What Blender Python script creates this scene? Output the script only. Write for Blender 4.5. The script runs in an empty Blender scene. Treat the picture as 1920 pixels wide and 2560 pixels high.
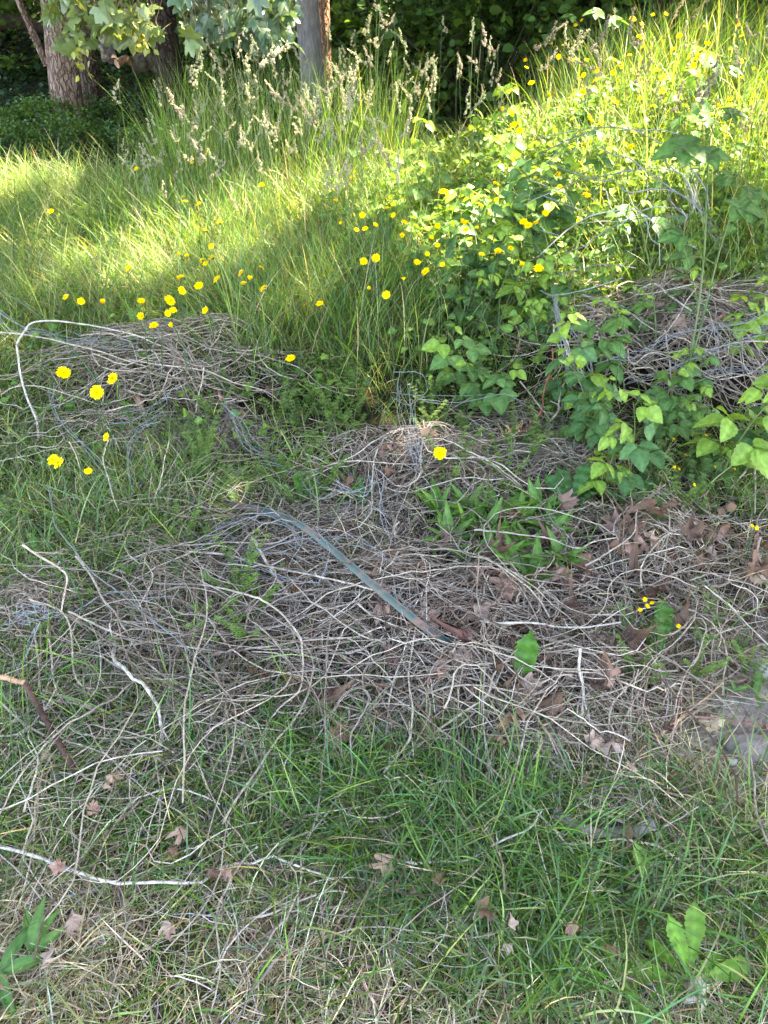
import bpy, math, random
import numpy as np
from mathutils import Vector, Matrix

# ------------------------------------------------------------------ camera, sky, sun, exposure
S = bpy.context.scene
COL = S.collection
R = np.random.default_rng(7)
random.seed(7)
PI = math.pi

CAM_H, PITCH, FOV = 1.6, math.radians(37.0), math.radians(69.4)
cd = bpy.data.cameras.new('camera'); cam = bpy.data.objects.new('camera', cd); COL.objects.link(cam)
cam.location = (0, 0, CAM_H); cam.rotation_euler = (PI/2 - PITCH, 0, 0)
cd.sensor_fit = 'VERTICAL'; cd.angle = FOV; cd.clip_start = 0.02; cd.clip_end = 500
S.camera = cam

SUN_EL, SUN_AZ = math.radians(52), math.radians(62)          # azimuth from +Y (ahead) towards +X (right)
SUN = np.array([math.cos(SUN_EL)*math.sin(SUN_AZ), math.cos(SUN_EL)*math.cos(SUN_AZ), math.sin(SUN_EL)])
w = bpy.data.worlds.new('World'); S.world = w; w.use_nodes = True
nt = w.node_tree; bg = nt.nodes['Background']
sky = nt.nodes.new('ShaderNodeTexSky'); sky.sky_type = 'NISHITA'; sky.sun_disc = False
sky.sun_elevation = SUN_EL; sky.sun_rotation = SUN_AZ; sky.dust_density = 2.0; sky.air_density = 1.0
nt.links.new(sky.outputs[0], bg.inputs[0]); bg.inputs[1].default_value = 0.15
ld = bpy.data.lights.new('sun', 'SUN'); ld.energy = 3.6; ld.angle = math.radians(0.6); ld.color = (1, 0.93, 0.82)
sun = bpy.data.objects.new('sun', ld); COL.objects.link(sun)
sun.rotation_euler = Vector(SUN).to_track_quat('Z', 'Y').to_euler()
S.view_settings.view_transform = 'Standard'; S.view_settings.look = 'None'
S.view_settings.exposure = 3.9; S.view_settings.gamma = 1
S.view_settings.use_white_balance = True; S.view_settings.white_balance_temperature = 7650; S.view_settings.white_balance_tint = 12
S.cycles.max_bounces = 6; S.cycles.diffuse_bounces = 3; S.cycles.transmission_bounces = 3
S.cycles.glossy_bounces = 2; S.cycles.use_denoising = True

# ------------------------------------------------------------------ numeric helpers
F_PX = 1280/math.tan(FOV/2)
cp, sp = math.cos(PITCH), math.sin(PITCH)
def ray(px, py):
    a = (np.asarray(px, float)-960)/F_PX; b = (1280-np.asarray(py, float))/F_PX
    d = np.stack([a, cp+b*sp, -sp+b*cp], -1)
    return d/np.linalg.norm(d, axis=-1, keepdims=True)
def pix(x, y, z=0.0):
    """photo pixel of a world point, used only to look up what grows where"""
    dz = z-CAM_H; depth = y*cp - dz*sp; up = y*sp + dz*cp
    depth = np.maximum(depth, 0.05)
    return 960+F_PX*x/depth, 1280-F_PX*up/depth
def ss(x, a, b):
    t = np.clip((x-a)/(b-a), 0, 1); return t*t*(3-2*t)
def hash2(i, j, s):
    n = np.sin(i*127.1+j*311.7+s*74.7)*43758.5453
    return n-np.floor(n)
def vnoise(x, y, sc, s=0):
    x = np.asarray(x, float)*sc; y = np.asarray(y, float)*sc
    i, j = np.floor(x), np.floor(y); fx, fy = x-i, y-j
    fx = fx*fx*(3-2*fx); fy = fy*fy*(3-2*fy)
    return (hash2(i, j, s)*(1-fx)+hash2(i+1, j, s)*fx)*(1-fy)+(hash2(i, j+1, s)*(1-fx)+hash2(i+1, j+1, s)*fx)*fy
def flat(px, py):
    d = ray(px, py); t = -CAM_H/d[2]; return d[0]*t, d[1]*t
MOUNDS = [(*flat(470, 960), .42, .20, .13), (*flat(260, 990), .35, .16, .07), (*flat(1040, 1190), .26, .10, .10), (*flat(1150, 1250), .26, .13, .06), (*flat(880, 1170), .12, .08, .04), (*flat(1720, 900), .70, .42, .30), (*flat(1480, 1010), .30, .2, .10),
          (*flat(1000, 1560), .45, .2, .06), (*flat(1180, 1760), .35, .2, .05), (*flat(1650, 1400), .6, .3, .07), (*flat(120, 1570), .09, .08, .07)]
def mound(x, y):
    z = np.zeros_like(np.asarray(x, float)+np.asarray(y, float))
    for cx, cy, rx, ry, h in MOUNDS:
        z = z + h*np.exp(-(((x-cx)/rx)**2+((y-cy)/ry)**2)*1.1)
    return z*(.55+.9*vnoise(x, y, 4.3, 51))
def base(x, y):
    x = np.asarray(x, float); y = np.asarray(y, float)
    bank = .62*ss(x, -.2, 3.2)*ss(y, 3.2, 7.5)*(1-.75*ss(y, 9, 13))
    hollow = -.55*ss(y, 6.3, 9.0)*(1-ss(x, .2, 2.6))
    rise = 5.0*ss(y, 13, 42) + .5*ss(y, 12, 18)
    und = (vnoise(x, y, .5, 1)-.5)*.10*ss(y, 2, 5) + (vnoise(x, y, 2.3, 2)-.5)*.045 + (vnoise(x, y, 8, 3)-.5)*.018
    return bank+hollow+rise+und
def H(x, y):                                # ground sheet: terrain and the litter core of each heap
    return base(x, y)+mound(x, y)*.62
def at(px, py, h=0.0, full=True):
    """world point h metres above the heaped surface, seen at photo pixel px,py"""
    d = ray(px, py); lo = .4; t = lo
    f = lambda t: CAM_H+d[2]*t - (float(H(d[0]*t, d[1]*t)) + .38*float(mound(d[0]*t, d[1]*t)) + h)
    while t < 60 and f(t) > 0: lo = t; t *= 1.03
    hi = t
    for _ in range(18):
        m = (lo+hi)/2
        if f(m) > 0: lo = m
        else: hi = m
    return Vector((d[0]*hi, d[1]*hi, CAM_H+d[2]*hi))
def norm(a): return a/np.maximum(np.linalg.norm(a, axis=-1, keepdims=True), 1e-9)
def spline(pts, n):
    P = np.array(pts, float); P = np.vstack([2*P[0]-P[1], P, 2*P[-1]-P[-2]])
    m = len(P)-3; t = np.linspace(0, m-1e-6, n); i = t.astype(int); f = (t-i)[:, None]
    a, b, c, d = P[i], P[i+1], P[i+2], P[i+3]
    return .5*((2*b)+(c-a)*f+(2*a-5*b+4*c-d)*f*f+(3*b-a-3*c+d)*f**3)

# ------------------------------------------------------------------ mesh helpers
class G:
    """gathers vertices, faces and per-vertex own colour for ONE mesh"""
    def __init__(s): s.V = []; s.F = {}; s.C = []; s.n = 0
    def add(s, V, F, C):
        V = np.asarray(V, float).reshape(-1, 3)
        C = np.broadcast_to(np.asarray(C, float), (len(V), 3)) if np.ndim(C) < 2 else np.asarray(C, float)
        if not isinstance(F, (list, tuple)): F = [F]
        for f in F: s.F.setdefault(f.shape[1], []).append(f+s.n)
        s.V.append(V); s.C.append(C); s.n += len(V); return s
    def mesh(s, name, m, smooth=True):
        V = np.vstack(s.V).astype(np.float32); C = np.vstack(s.C)
        me = bpy.data.meshes.new(name); me.vertices.add(len(V)); me.vertices.foreach_set('co', V.ravel())
        idx = []; tot = []
        for k, fs in s.F.items():
            f = np.vstack(fs); idx.append(f.ravel()); tot.append(np.full(len(f), k))
        idx = np.concatenate(idx).astype(np.int32); tot = np.concatenate(tot).astype(np.int32)
        st = np.concatenate([[0], np.cumsum(tot)[:-1]]).astype(np.int32)
        me.loops.add(len(idx)); me.loops.foreach_set('vertex_index', idx)
        me.polygons.add(len(tot)); me.polygons.foreach_set('loop_start', st); me.polygons.foreach_set('loop_total', tot)
        if smooth: me.polygons.foreach_set('use_smooth', np.ones(len(tot), bool))
        me.update(calc_edges=True)
        a = me.attributes.new('col', 'FLOAT_COLOR', 'POINT')
        a.data.foreach_set('color', np.hstack([C, np.ones((len(C), 1))]).astype(np.float32).ravel())
        me.materials.append(m); return me
    def obj(s, name, m, parent=None, loc=None, smooth=True):
        o = bpy.data.objects.new(name, s.mesh(name, m, smooth)); COL.objects.link(o)
        if parent: o.parent = parent
        if loc is not None: o.location = loc
        return o
def empty(name, loc=(0, 0, 0), rz=0):
    o = bpy.data.objects.new(name, None); COL.objects.link(o); o.location = loc; o.rotation_euler = (0, 0, rz)
    o.empty_display_size = .05; return o
def link(name, me, parent=None, loc=(0, 0, 0), rot=(0, 0, 0), sc=(1, 1, 1)):
    o = bpy.data.objects.new(name, me); COL.objects.link(o); o.parent = parent
    o.location = loc; o.rotation_euler = rot; o.scale = sc; return o
def tag(o, label=None, cat=None, group=None, kind=None):
    if label: o['label'] = label
    if cat: o['category'] = cat
    if group: o['group'] = group
    if kind or cat: o['kind'] = kind or 'thing'
    return o
def tubes(P, r, ns=5):
    P = np.asarray(P, float); n, k, _ = P.shape; r = np.broadcast_to(r, (n, k))
    T = norm(np.gradient(P, axis=1)); ref = norm(np.array([.31, .47, .83]))
    Sd = norm(np.cross(T, ref)); U = np.cross(Sd, T)
    a = np.arange(ns)*2*PI/ns
    V = P[:, :, None]+r[:, :, None, None]*(np.cos(a)[None, None, :, None]*Sd[:, :, None]+np.sin(a)[None, None, :, None]*U[:, :, None])
    b = (np.arange(n)*k*ns)[:, None, None]+(np.arange(k-1)*ns)[None, :, None]
    i = np.arange(ns)[None, None]; j = (i+1) % ns
    F = np.stack([b+i, b+j, b+ns+j, b+ns+i], -1).reshape(-1, 4)
    return V.reshape(-1, 3), F
def ribbons(P, wd, side, fold=None):
    """P n,k,3; wd n,k half widths; side n,3 or n,k,3"""
    n, k, _ = P.shape
    if side.ndim == 2: side = side[:, None]
    V = np.stack([P-side*wd[..., None], P+side*wd[..., None]], 2).reshape(-1, 3)
    b = (np.arange(n)*k*2)[:, None]+(np.arange(k-1)*2)[None]
    F = np.stack([b, b+1, b+3, b+2], -1).reshape(-1, 4)
    return V, F
def inst(TV, TF, pos, X, Y, Z, tc, col=None):
    """copies of a template; tc n,3 colour per copy"""
    n, m = len(pos), len(TV)
    V = pos[:, None]+TV[None, :, 0:1]*X[:, None]+TV[None, :, 1:2]*Y[:, None]+TV[None, :, 2:3]*Z[:, None]
    F = [(f[None]+(np.arange(n)*m)[:, None, None]).reshape(-1, f.shape[1]) for f in (TF if isinstance(TF, list) else [TF])]
    C = np.repeat(np.asarray(tc), m, 0)
    if col is not None: C = C*np.tile(col, (n, 1))
    return V.reshape(-1, 3), F, C
def basis(d, up, size):
    d = norm(d); X = norm(np.cross(d, up)); Z = np.cross(X, d); s = np.asarray(size).reshape(-1, 1)
    return X*s, d*s, Z*s

# ------------------------------------------------------------------ materials
def mat(name, rough=.6, trans=0.0, spec=.3, metal=0.0, noise=0.0, nscale=30., bump=0.0, bscale=60., tint=(1, 1, 1), sheen=0):
    m = bpy.data.materials.new(name); m.use_nodes = True; t = m.node_tree; t.nodes.clear()
    N = t.nodes.new; L = t.links.new
    out = N('ShaderNodeOutputMaterial'); p = N('ShaderNodeBsdfPrincipled')
    p.inputs['Roughness'].default_value = rough; p.inputs['Specular IOR Level'].default_value = spec
    p.inputs['Metallic'].default_value = metal
    a = N('ShaderNodeAttribute'); a.attribute_name = 'col'; c = a.outputs['Color']
    if noise:
        tc = N('ShaderNodeTexCoord'); nz = N('ShaderNodeTexNoise'); nz.inputs['Scale'].default_value = nscale; nz.inputs['Detail'].default_value = 4
        L(tc.outputs['Object'], nz.inputs['Vector'])
        mr = N('ShaderNodeMapRange'); mr.inputs[1].default_value = .3; mr.inputs[2].default_value = .7
        mr.inputs[3].default_value = 1-noise; mr.inputs[4].default_value = 1+noise; L(nz.outputs[0], mr.inputs[0])
        mx = N('ShaderNodeVectorMath'); mx.operation = 'SCALE'; L(c, mx.inputs[0]); L(mr.outputs[0], mx.inputs['Scale']); c = mx.outputs[0]
    if bump:
        tc2 = N('ShaderNodeTexCoord'); n2 = N('ShaderNodeTexNoise'); n2.inputs['Scale'].default_value = bscale; n2.inputs['Detail'].default_value = 6
        L(tc2.outputs['Object'], n2.inputs['Vector']); b = N('ShaderNodeBump'); b.inputs['Strength'].default_value = bump; b.inputs['Distance'].default_value = .01
        L(n2.outputs[0], b.inputs['Height']); L(b.outputs[0], p.inputs['Normal'])
    L(c, p.inputs['Base Color'])
    if trans:
        tr = N('ShaderNodeBsdfTranslucent'); ms = N('ShaderNodeMixShader'); ms.inputs[0].default_value = trans
        sc = N('ShaderNodeMix'); sc.data_type = 'RGBA'; sc.blend_type = 'MULTIPLY'; sc.inputs[0].default_value = 1
        L(c, sc.inputs[6]); sc.inputs[7].default_value = (1.6, 1.4, .45, 1)
        L(sc.outputs[2], tr.inputs[0]); L(p.outputs[0], ms.inputs[1]); L(tr.outputs[0], ms.inputs[2]); L(ms.outputs[0], out.inputs[0])
    else: L(p.outputs[0], out.inputs[0])
    return m
M_grass = mat('grass_blade', .42, .36, .35)
M_leaf = mat('green_leaf', .5, .35, .3, noise=.25, nscale=60)
M_maple = mat('maple_leaf', .32, .35, .7, noise=.15, nscale=30)
M_far = mat('forest_leaf', .5, .35, .3)
M_dead = mat('dead_stem', .75, 0, .2, noise=.35, nscale=70, bump=.4, bscale=200)
M_litter = mat('dry_leaf', .7, .12, .2, noise=.35, nscale=60)
M_wire = mat('galvanised_wire', .45, 0, .5, metal=.35, noise=.2, nscale=80)
M_petal = mat('yellow_petal', .6, .25, .2)
M_seed = mat('seed_head', .7, .3, .15)
M_stem = mat('green_stem', .5, 0, .3, noise=.2)
M_soil = mat('soil', .95, 0, .1, noise=.45, nscale=35, bump=.9, bscale=45)
M_rock = mat('rock', .85, 0, .2, noise=.3, nscale=25, bump=.7, bscale=50)
M_log = mat('rotten_wood', .85, 0, .15, noise=.5, nscale=14, bump=.9, bscale=25)
def mat_bark(nm='furrowed_bark', st=.75, bs=.9, sc_=17):
    m = mat(nm, .9, 0, .1); t = m.node_tree; N = t.nodes.new; L = t.links.new
    p = [n for n in t.nodes if n.type == 'BSDF_PRINCIPLED'][0]; a = [n for n in t.nodes if n.type == 'ATTRIBUTE'][0]
    tc = N('ShaderNodeTexCoord'); mp = N('ShaderNodeMapping'); mp.inputs['Scale'].default_value = (1, 1, .22)
    nz = N('ShaderNodeTexNoise'); nz.inputs['Scale'].default_value = 9; L(tc.outputs['Object'], nz.inputs[0])
    ad = N('ShaderNodeMixRGB'); ad.blend_type = 'ADD'; ad.inputs[0].default_value = .12
    L(tc.outputs['Object'], mp.inputs[0]); L(mp.outputs[0], ad.inputs[1]); L(nz.outputs[1], ad.inputs[2])
    vo = N('ShaderNodeTexVoronoi'); vo.feature = 'DISTANCE_TO_EDGE'; vo.inputs['Scale'].default_value = sc_; L(ad.outputs[0], vo.inputs[0])
    n2 = N('ShaderNodeTexNoise'); n2.inputs['Scale'].default_value = 40; n2.inputs['Detail'].default_value = 8; L(mp.outputs[0], n2.inputs[0])
    cr = N('ShaderNodeValToRGB'); cr.color_ramp.elements[0].position = 0; cr.color_ramp.elements[0].color = (.22, .2, .2, 1)
    cr.color_ramp.elements[1].position = .16; cr.color_ramp.elements[1].color = (1, 1, 1, 1); L(vo.outputs[0], cr.inputs[0])
    m1 = N('ShaderNodeMixRGB'); m1.blend_type = 'MULTIPLY'; m1.inputs[0].default_value = st; L(a.outputs[0], m1.inputs[1]); L(cr.outputs[0], m1.inputs[2])
    m2 = N('ShaderNodeMixRGB'); m2.blend_type = 'OVERLAY'; m2.inputs[0].default_value = .8; L(m1.outputs[0], m2.inputs[1]); L(n2.outputs[0], m2.inputs[2])
    L(m2.outputs[0], p.inputs['Base Color'])
    hs = N('ShaderNodeMath'); hs.operation = 'ADD'; L(cr.outputs[0], hs.inputs[0]); L(n2.outputs[0], hs.inputs[1])
    b = N('ShaderNodeBump'); b.inputs['Strength'].default_value = bs; b.inputs['Distance'].default_value = .03
    L(hs.outputs[0], b.inputs['Height']); L(b.outputs[0], p.inputs['Normal']); return m
M_bark = mat_bark()
M_bark_smooth = mat_bark('smooth_bark', .15, .25, 30)
def mat_steel():
    m = mat('painted_steel', .5, 0, .4); t = m.node_tree; N = t.nodes.new; L = t.links.new
    p = [n for n in t.nodes if n.type == 'BSDF_PRINCIPLED'][0]; a = [n for n in t.nodes if n.type == 'ATTRIBUTE'][0]
    tc = N('ShaderNodeTexCoord'); nz = N('ShaderNodeTexNoise'); nz.inputs['Scale'].default_value = 22; nz.inputs['Detail'].default_value = 7
    L(tc.outputs['Object'], nz.inputs[0]); cr = N('ShaderNodeValToRGB'); cr.color_ramp.elements[0].position = .48; cr.color_ramp.elements[1].position = .66
    L(nz.outputs[0], cr.inputs[0]); mx = N('ShaderNodeMixRGB'); L(cr.outputs[0], mx.inputs[0]); L(a.outputs[0], mx.inputs[1])
    mx.inputs[2].default_value = (.16, .09, .07, 1); L(mx.outputs[0], p.inputs['Base Color'])
    b = N('ShaderNodeBump'); b.inputs['Strength'].default_value = .3; b.inputs['Distance'].default_value = .004
    L(nz.outputs[0], b.inputs['Height']); L(b.outputs[0], p.inputs['Normal']); return m
M_steel = mat_steel()

# ------------------------------------------------------------------ what grows where (looked up on the ground)
def blob(u, v, cu, cv, ru, rv): return np.exp(-(((u-cu)/ru)**2+((v-cv)/rv)**2))
def box(u, v, u0, u1, v0, v1, s=60.):
    return ss(u, u0-s, u0+s)*(1-ss(u, u1-s, u1+s))*ss(v, v0-s, v0+s)*(1-ss(v, v1-s, v1+s))
def debris(u, v):
    d = blob(u, v, 1050, 1620, 430, 260)+blob(u, v, 1600, 1450, 420, 230)+blob(u, v, 1750, 900, 380, 230)+blob(u, v, 800, 1450, 260, 150)
    d = d+.8*blob(u, v, 1010, 1220, 200, 110)+.7*blob(u, v, 500, 1020, 230, 90)+.5*blob(u, v, 1250, 1850, 300, 130)
    return np.clip(d*1.15, 0, 1)
def bare(u, v): return np.clip(blob(u, v, 1850, 1850, 140, 115)*1.9+blob(u, v, 1900, 1620, 70, 120), 0, 1)
def clear(u, v):                              # thinner grass where broad-leaved rosettes spread
    return np.clip(1.3*blob(u, v, 1712, 2440, 150, 110)+blob(u, v, 1530, 2430, 110, 60)+blob(u, v, 1200, 1800, 150, 80)+blob(u, v, 90, 2380, 90, 90)+blob(u, v, 1650, 1640, 130, 110)+blob(u, v, 1600, 2230, 40, 60), 0, 1)
def forest(x, y):                             # 1 on the shaded forest floor beyond the meadow
    edge = 6.3+3.6*ss(x, -.5, 3.0)+(vnoise(x, y, .8, 5)-.5)*.5
    return ss(y-edge, -.25, .35)

# ------------------------------------------------------------------ ground sheet
def axis(a, b, fine0, fine1, step, coarse):
    l = np.arange(a, fine0, coarse); m = np.arange(fine0, fine1, step); r = np.arange(fine1, b+coarse, coarse)
    return np.concatenate([l, m, r])
gx = axis(-80, 80, -6, 8, .06, 2.5); gy = axis(-30, 120, -1, 12, .05, 2.0)
XX, YY = np.meshgrid(gx, gy); ZZ = H(XX, YY)
u, v = pix(XX, YY, ZZ)
ZZ = ZZ-np.where(YY > .2, .10*np.clip(blob(u, v, 470, 1000, 120, 45)+blob(u, v, 915, 1245, 70, 45)+blob(u, v, 1640, 930, 130, 60), 0, 1), 0)   # hollows under the heaps
soil = np.array([.026, .017, .012]); mossy = np.array([.040, .036, .016]); dust = np.array([.26, .21, .175]); fl = np.array([.028, .03, .014])
nz = vnoise(XX, YY, 6, 9)
kd = np.where(YY > .2, np.maximum(debris(u, v), 0), 0)[..., None]; kb = np.where(YY > .2, bare(u, v), 0)[..., None]; kf = forest(XX, YY)[..., None]; cav = .9*(blob(u, v, 470, 1010, 110, 45)+blob(u, v, 920, 1240, 60, 50)+blob(u, v, 1500, 700, 60, 50)+blob(u, v, 1650, 960, 120, 60))[..., None]
C = mossy*(.7+.6*nz[..., None]); C = C*(1-kd)+soil*(.6+.8*nz[..., None])*kd; C = C*(1-kb)+dust*(.85+.3*nz[..., None])*kb  # soil under the heaps made extra dark, deepening the shade between stems
C = C*(1-kf)+fl*kf
ny, nx = XX.shape; ii = (np.arange(ny-1)*nx)[:, None]+np.arange(nx-1)[None]
g = G(); g.add(np.stack([XX, YY, ZZ], -1), np.stack([ii, ii+1, ii+nx+1, ii+nx], -1).reshape(-1, 4), C.reshape(-1, 3))
tag(g.obj('ground', M_soil), kind='structure')

# ------------------------------------------------------------------ grass
PAL = {'fresh': (.095, .20, .03), 'deep': (.05, .12, .022), 'blue': (.085, .175, .065), 'yellow': (.16, .25, .04), 'pale': (.25, .31, .11),
       'straw': (.50, .42, .26), 'tan': (.30, .22, .14), 'grey': (.36, .32, .27), 'moss': (.11, .12, .03)}
def sample(n, y0, y1, dens, margin=.8, power=1.0):
    """n root points in the field of view (and a margin round it), thinned by dens(x,y,u,v)"""
    xs, ys = [], []; got = 0
    while got < n:
        m = 80000; y = y0+(y1-y0)*R.random(m)**power; hw = .62*np.sqrt(y*y+2.2)+margin; x = (R.random(m)*2-1)*hw
        ok = R.random(m) < (hw/(.62*math.sqrt(y1*y1+2.2)+margin)); x, y = x[ok], y[ok]
        z = H(x, y); u, v = pix(x, y, z); k = R.random(len(x)) < dens(x, y, u, v); x, y = x[k], y[k]
        xs.append(x); ys.append(y); got += len(x)
    x = np.concatenate(xs)[:n]; y = np.concatenate(ys)[:n]; return x, y
def blades(gm, x, y, h, wd, lean, bend, pal, weights, k=5, az=None, azs=PI, z0=None, tipc=None):
    n = len(x); h = h*(.55+.9*R.random(n)); a = (R.random(n)*2-1)*azs+(0 if az is None else az)
    z = (H(x, y)-.004) if z0 is None else z0
    th0 = np.abs(R.normal(0, 1, n))*lean*.6+lean*.5; th1 = bend*(.3+1.2*R.random(n))
    t = np.linspace(0, 1, k); th = np.minimum(th0[:, None]+th1[:, None]*t[None]**1.3, 2.5)
    ds = (h/(k-1))[:, None]
    s = np.concatenate([np.zeros((n, 1)), np.cumsum(np.sin(th[:, 1:])*ds, 1)], 1)
    c = np.concatenate([np.zeros((n, 1)), np.cumsum(np.cos(th[:, 1:])*ds, 1)], 1)
    tw = R.normal(0, .35, n)[:, None]*t[None]
    P = np.stack([x[:, None]+s*np.cos(a[:, None]+tw), y[:, None]+s*np.sin(a[:, None]+tw), z[:, None]+c], -1)
    P[..., 2] = np.maximum(P[..., 2], (H(P[..., 0], P[..., 1]) if lean > .5 or bend > 1.1 else z[:, None])+.003)
    ra = a+PI/2+R.normal(0, .5, n); side = np.stack([np.cos(ra), np.sin(ra), R.normal(0, .25, n)], -1); side = norm(side)
    prof = np.interp(t, [0, .25, .7, 1], [.7, 1, .7, .06]); W = (wd*(.6+.8*R.random(n)))[:, None]*prof[None]
    V, F = ribbons(P, W, side)
    pc = np.array([PAL[p] for p in pal]); i = R.choice(len(pal), n, p=np.array(weights)/sum(weights))
    cc = pc[i]*(.45+1.15*R.random((n, 1))**1.3)*(1+.12*R.normal(0, 1, (n, 3))); cc = np.clip(cc, .005, .9)
    C = np.repeat(cc[:, None], k, 1); 
    if tipc is not None:
        f = (t[None, :, None]**2)*(R.random((n, 1, 1)) < .4)*.6; C = C*(1-f)+np.array(PAL[tipc])*f
    C = np.repeat(C[:, :, None], 2, 2).reshape(-1, 3)
    gm.add(V, F, C)

# short lawn and straw nearest the camera
def d_near(x, y, u, v):
    n = vnoise(x, y, 7, 11)
    d = .35+.65*ss(n, .3, .6); d = d*(1-.75*blob(u, v, 860, 2480, 170, 130))*(1-.9*debris(u, v))*(1-bare(u, v))
    return np.clip(d, .02, 1)*(1-.8*clear(u, v))
g = G()
x, y = sample(19000, .25, 1.35, d_near, .75); blades(g, x, y, .052, .0013, .6, .9, ['fresh', 'deep', 'moss', 'yellow', 'straw'], [3, 1, 5, 2, 3], tipc='straw')
tag(g.obj('short_grass', M_grass), 'short mossy green lawn grass in the nearest foreground', 'grass', kind='stuff')
g = G()
def d_thatch(x, y, u, v):
    n = vnoise(x, y, 5, 12); return np.clip((.25+.75*ss(n, .35, .65)+blob(u, v, 860, 2480, 250, 130))*(1-.97*bare(u, v)), .01, 1)
x, y = sample(36000, .25, 1.6, d_thatch, .75); blades(g, x, y, .085, .0011, 1.35, .35, ['straw', 'tan', 'grey', 'moss'], [6, 4, 2, 1.5], k=4)
def d_thatch2(x, y, u, v): return np.clip(.15+.9*blob(u, v, 1600, 2050, 420, 200)+.8*blob(u, v, 1300, 1900, 400, 120)+.3*debris(u, v), 0, 1)*(1-.97*bare(u, v))
x, y = sample(11000, .6, 2.4, d_thatch2, .7); blades(g, x, y, .16, .0014, 1.25, .4, ['straw', 'tan', 'grey'], [5, 2, 3], k=6)
tag(g.obj('dry_straw', M_litter), 'bleached dead straw lying flat through the foreground lawn', 'straw', kind='stuff')

# longer leaning grass around the debris
def d_mid(x, y, u, v):
    d = .5*ss(vnoise(x, y, 3.5, 14), .3, .65)*(1-.5*ss(v, 2200, 2400))
    d = d+.9*box(u, v, -200, 560, 1250, 2100)+.55*box(u, v, 150, 1400, 1880, 2200, 90)+1.1*blob(u, v, 1130, 2080, 210, 130)+.3*box(u, v, 1100, 2100, 2000, 2560, 80)
    return np.clip(d, 0, 1)*(1-.93*debris(u, v))*(1-bare(u, v))*(1-.75*box(u, v, -200, 900, 2300, 2700, 80))*(1-.9*clear(u, v))*(1-.6*ss(v, 2150, 2420))
g = G()
x, y = sample(17000, .3, 2.6, d_mid, .85); blades(g, x, y, .13, .0018, .5, 1.0, ['fresh', 'deep', 'blue', 'yellow', 'straw', 'pale'], [4, 3, 4, 2, 2.5, 2.5], tipc='straw')
x, y = sample(2200, .35, 2.2, d_mid, .4); blades(g, x, y, .24, .0019, .9, .7, ['fresh', 'blue', 'pale', 'yellow'], [4, 4, 2, 2], k=8)
def d_tuft(x, y, u, v): return np.clip(blob(u, v, 1150, 2090, 230, 120)+.35*blob(u, v, 1500, 2350, 400, 200)+.4*blob(u, v, 700, 1960, 400, 120), 0, 1)*(1-.9*clear(u, v))
x, y = sample(4600, .4, 1.6, d_tuft, .2); blades(g, x, y, .19, .0019, .6, 1.1, ['fresh', 'deep', 'blue', 'pale'], [3, 3, 4, 1], k=7)
tag(g.obj('leaning_grass', M_grass), 'longer green and bluish grass leaning around the fallen stems', 'grass', kind='stuff')

# meadow grass
def d_mead(x, y, u, v):
    return np.clip((1-.92*debris(u, v))*(1-.6*box(u, v, 900, 1900, 500, 1050, 80))*(1-.35*box(u, v, 500, 1700, 1000, 1350))*(1-forest(x, y)), 0, 1)*ss(v, -3000, 0)
g = G()
x, y = sample(40000, 2.0, 4.2, lambda x, y, u, v: d_mead(x, y, u, v)*(1-.5*box(u, v, 500, 1400, 950, 1300)), 1.0)
hs = .14+.20*ss(y, 2.5, 3.8)*(1-.4*ss(x, .5, 1.5)); blades(g, x, y, hs, .0021, .35, 1.15, ['fresh', 'deep', 'yellow', 'pale', 'blue', 'straw'], [5, 2, 3, 1.5, 2, .6], k=6, tipc='straw')
x, y = sample(62000, 3.6, 7.2, lambda x, y, u, v: d_mead(x, y, u, v)*(1-.7*ss(x, 1.0, 2.2)), 1.2)
blades(g, x, y, .30+.14*vnoise(x, y, 1.2, 20), .0025, .35, 1.25, ['fresh', 'yellow', 'pale', 'deep', 'straw'], [5, 4, 3, 1.5, .6], k=6, az=2.6, azs=2.2, tipc='pale')
tag(g.obj('meadow_grass', M_grass), 'fine arching green meadow grass on the left and middle', 'grass', kind='stuff')
g = G()
def d_coarse(x, y, u, v): return np.clip(box(u, v, 560, 1010, 420, 950, 70)+.35*box(u, v, 300, 1100, 380, 700), 0, 1)*(1-forest(x, y))*(vnoise(x, y, 3, 8) > .35)
x, y = sample(6000, 2.9, 6.3, d_coarse, 0); blades(g, x, y, .45, .0026, .2, .85, ['fresh', 'blue', 'yellow', 'pale', 'straw'], [5, 3, 4, 2, .9], k=7)
x, y = sample(9000, 3.4, 9.0, lambda x, y, u, v: ss(x, .6, 2.0)*(1-forest(x, y))*(.3+.7*ss(y, 4, 6))*(1-.55*box(u, v, 900, 1800, 350, 1050)), 1.5)
blades(g, x, y, .62, .0028, .14, .7, ['fresh', 'yellow', 'pale', 'blue', 'straw'], [5, 5, 3, 2, .5], k=7)
x, y = sample(2600, 4.4, 6.9, lambda x, y, u, v: box(u, v, 420, 1000, 330, 520, 40)*(1-.6*forest(x, y)), 0); blades(g, x, y, .80, .0022, .10, .5, ['fresh', 'yellow', 'pale', 'blue'], [4, 3, 3, 2], k=7)
x, y = sample(2200, 3.0, 6.6, lambda x, y, u, v: (1-forest(x, y))*(1-ss(x, 0, 1.5)*.5), 1.0); blades(g, x, y, .48, .0013, .16, .5, ['pale', 'yellow', 'straw', 'fresh'], [4, 4, 2, 2], k=7)
tag(g.obj('tall_grass', M_grass), 'tall upright coarse grass in the centre and on the right bank', 'grass', kind='stuff')
g = G()
x, y = sample(36000, 3.8, 9.6, lambda x, y, u, v: ss(x, .3, 1.8)*(1-forest(x, y))*(1-.3*box(u, v, 950, 1700, 400, 1050)), 1.5)
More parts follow.
